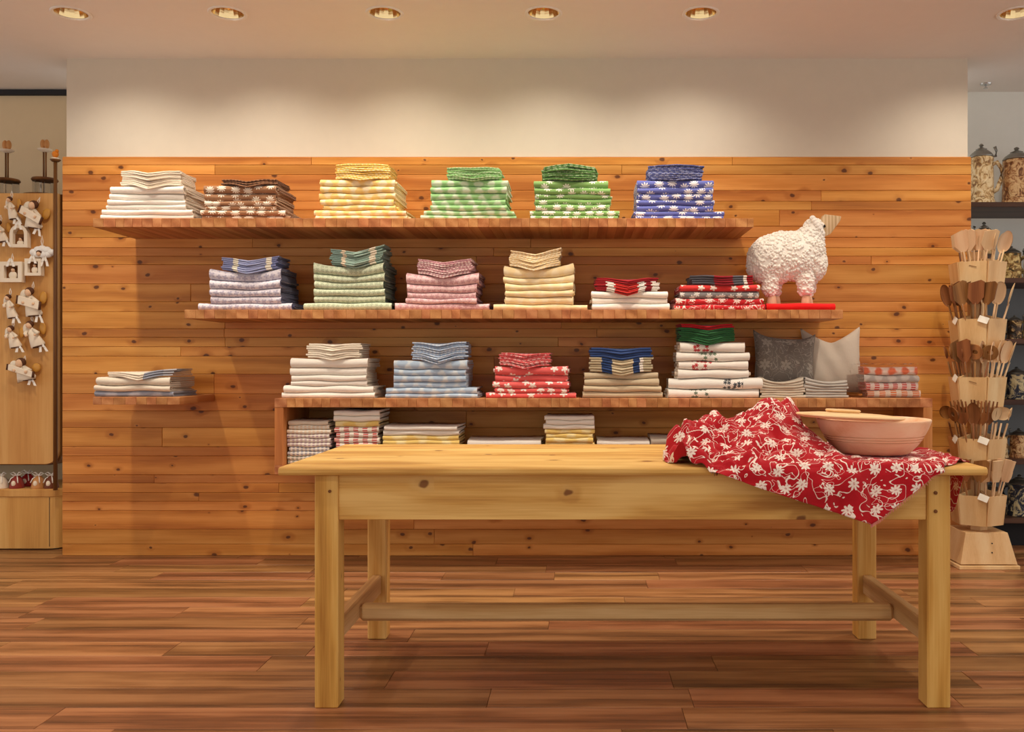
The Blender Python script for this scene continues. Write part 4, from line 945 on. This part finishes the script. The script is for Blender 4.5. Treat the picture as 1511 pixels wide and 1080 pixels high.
for ti, z in enumerate(TIER):
    for fc, a in faces.items():
        pk = place('pocket', pocket_me, rack, (.0455*math.sin(a), -.0455*math.cos(a), z), (0, 0, a))
        part('pocket_print', MB().box(-.06, -.02, -D1-.0012, -D1-.0004, HF-.035, HF-.031), plain('brown_print', (150, 110, 70), .8), pk, False, 0, (0, .0, 0), (0, .3, 0)) if fc == 'front' and ti in (0, 2) else None
        if (ti, fc) in ((1, 'front'), (3, 'front'), (4, 'front'), (1, 'left'), (2, 'left'), (3, 'left')):
            part('price_tag', MB().box(-.026, .026, -.0012, 0, -.018, .018), CARD, pk, False, 0, (.055, -D1-.0045, HF-.006), (-.3, .35, 0))
# utensils: built once with the handle's end at the origin, pointing up
def utensil(kind, mat, L=.30):
    m = MB(); S = 1.55
    m.tube([(0, 0, 0), (0, 0, L*.35), (0, 0, L*.72)], [.0065, .0055, .0048], 8)
    hz = L*.86; H = MB()
    if kind == 'spoon':
        H.blob((0, 0, hz), (.024, .010, L*.17), 14, 10); H.v = [(x, (y if y > 0 else -y*.55+.001), z) for x, y, z in H.v]
    elif kind == 'round_spoon':
        H.blob((0, 0, hz), (.030, .012, .034), 14, 10); H.v = [(x, (y if y > 0 else -y*.55+.001), z) for x, y, z in H.v]
    elif kind == 'spatula':
        H.prism([(-.008, L*.70), (.008, L*.70), (.027, L*.80), (.030, L*1.02), (.018, L*1.05), (-.022, L*1.0), (-.026, L*.8)], -.003, .003)
    elif kind == 'fork':
        H.prism([(-.006, L*.70), (.006, L*.70), (.022, L*.80), (.022, L*.88), (-.022, L*.88), (-.022, L*.80)], -.003, .003)
        for q in (-.0185, -.0062, .0062, .0185): H.prism([(q-.0038, L*.879), (q+.0038, L*.879), (q+.0022, L*1.05), (q-.0022, L*1.05)], -.0028, .0028)
    elif kind == 'ring_spoon':
        n = 16
        for k in range(n):
            a, b = 2*PI*k/n, 2*PI*(k+1)/n; ro = lambda t_: (.027, .036*1.0)
            po = [(.027*math.cos(a), hz+.038*math.sin(a)), (.027*math.cos(b), hz+.038*math.sin(b)), (.010*math.cos(b), hz+.012*math.sin(b)), (.010*math.cos(a), hz+.012*math.sin(a))]
            H.prism(po, -.004, .004)
    elif kind == 'brush':
        H.prism([(-.012, L*.70), (.012, L*.70), (.018, L*.78), (.018, L*.86), (-.018, L*.86), (-.018, L*.78)], -.006, .006)
        H.prism([(-.017, L*.861), (.017, L*.861), (.019, L*1.02), (-.019, L*1.02)], -.005, .005)
    H.v = [(x*S, y, L*.72+(z-L*.72)*1.1) for x, y, z in H.v]
    return m.mesh('handle', mat, 'all'), H.mesh('head', mat, kind in ('spoon', 'round_spoon') and 'all')
UT = {}
def put(face, ti, lx, ly, kind, mat, L, lean_x, lean_y, spin, label):
    key = (kind, mat.name, L)
    if key not in UT: UT[key] = utensil(kind, mat, L)
    p = local(face, lx, ly, TIER[ti]+.010)
    e = thing('wooden_'+('brush' if kind == 'brush' else 'fork' if kind == 'fork' else 'spatula' if kind == 'spatula' else 'spoon'), label, 'spatula' if kind == 'spatula' else 'fork' if kind == 'fork' else 'brush' if kind == 'brush' else 'spoon', p,
              (0, 0, 0), 'wooden kitchen tools in the rack')
    e.rotation_mode = 'XYZ'
    Mx = Matrix.Rotation(faces[face], 3, 'Z') @ Matrix.Rotation(lean_y, 3, 'X') @ Matrix.Rotation(lean_x, 3, 'Y') @ Matrix.Rotation(spin, 3, 'Z')
    e.rotation_euler = Mx.to_euler('XYZ')
    for nm, me in zip(('handle', 'head'), UT[key]): place(nm, me, e)
TN = ['top', 'second', 'third', 'fourth', 'lowest']
plan_ = {('front', 0): [('spatula', SPOONW, 8)], ('left', 0): [('round_spoon', OLIVE, 1)], ('right', 0): [('spoon', SPOONW, 5)],
         ('front', 1): [('spatula', OLIVE, 6)], ('left', 1): [('spoon', OLIVE, 4)], ('right', 1): [('spoon', SPOONW, 4)],
         ('front', 2): [('spatula', OLIVE, 2), ('ring_spoon', OLIVE, 4)], ('left', 2): [('round_spoon', OLIVE, 5)], ('right', 2): [('spoon', SPOONW, 8)],
         ('front', 3): [('fork', OLIVE, 3), ('spoon', OLIVE, 2), ('fork', OLIVE, 2)], ('left', 3): [('round_spoon', OLIVE, 2), ('ring_spoon', OLIVE, 2)], ('right', 3): [('round_spoon', SPOONW, 6)],
         ('front', 4): [('spatula', OLIVE, 5)], ('left', 4): [('spoon', OLIVE, 3)], ('right', 4): [('brush', SPOONW, 5)]}
WN = {'olive_wood': 'dark', 'beech_spoon': 'pale'}
KN = {'spoon': 'oval wooden spoon', 'round_spoon': 'round wooden spoon', 'spatula': 'flat wooden spatula', 'fork': 'four-pronged wooden fork', 'ring_spoon': 'wooden risotto spoon with a hole', 'brush': 'wooden dish brush'}
FN = {'front': 'middle', 'left': 'wooden-wall side', 'right': 'stein side'}
rr = random.Random(21)
for (fc, ti), items in plan_.items():
    tot = sum(c for _, _, c in items); i = 0
    for kind, mat, c in items:
        for _ in range(c):
            s = (i+.5)/tot; lx = -.030+.06*s; ly = -.020-.026*(i % 2)+rr.uniform(-.003, .003)
            put(fc, ti, lx, ly, kind, mat, .345 if ti else .31, (s-.5)*.44+rr.uniform(-.04, .04), .15+.07*(i % 2)+rr.uniform(-.02, .03), rr.uniform(-.6, .6),
                f'{WN[mat.name]} {KN[kind]} in the {TN[ti]} {FN[fc]} rack pocket')
            i += 1
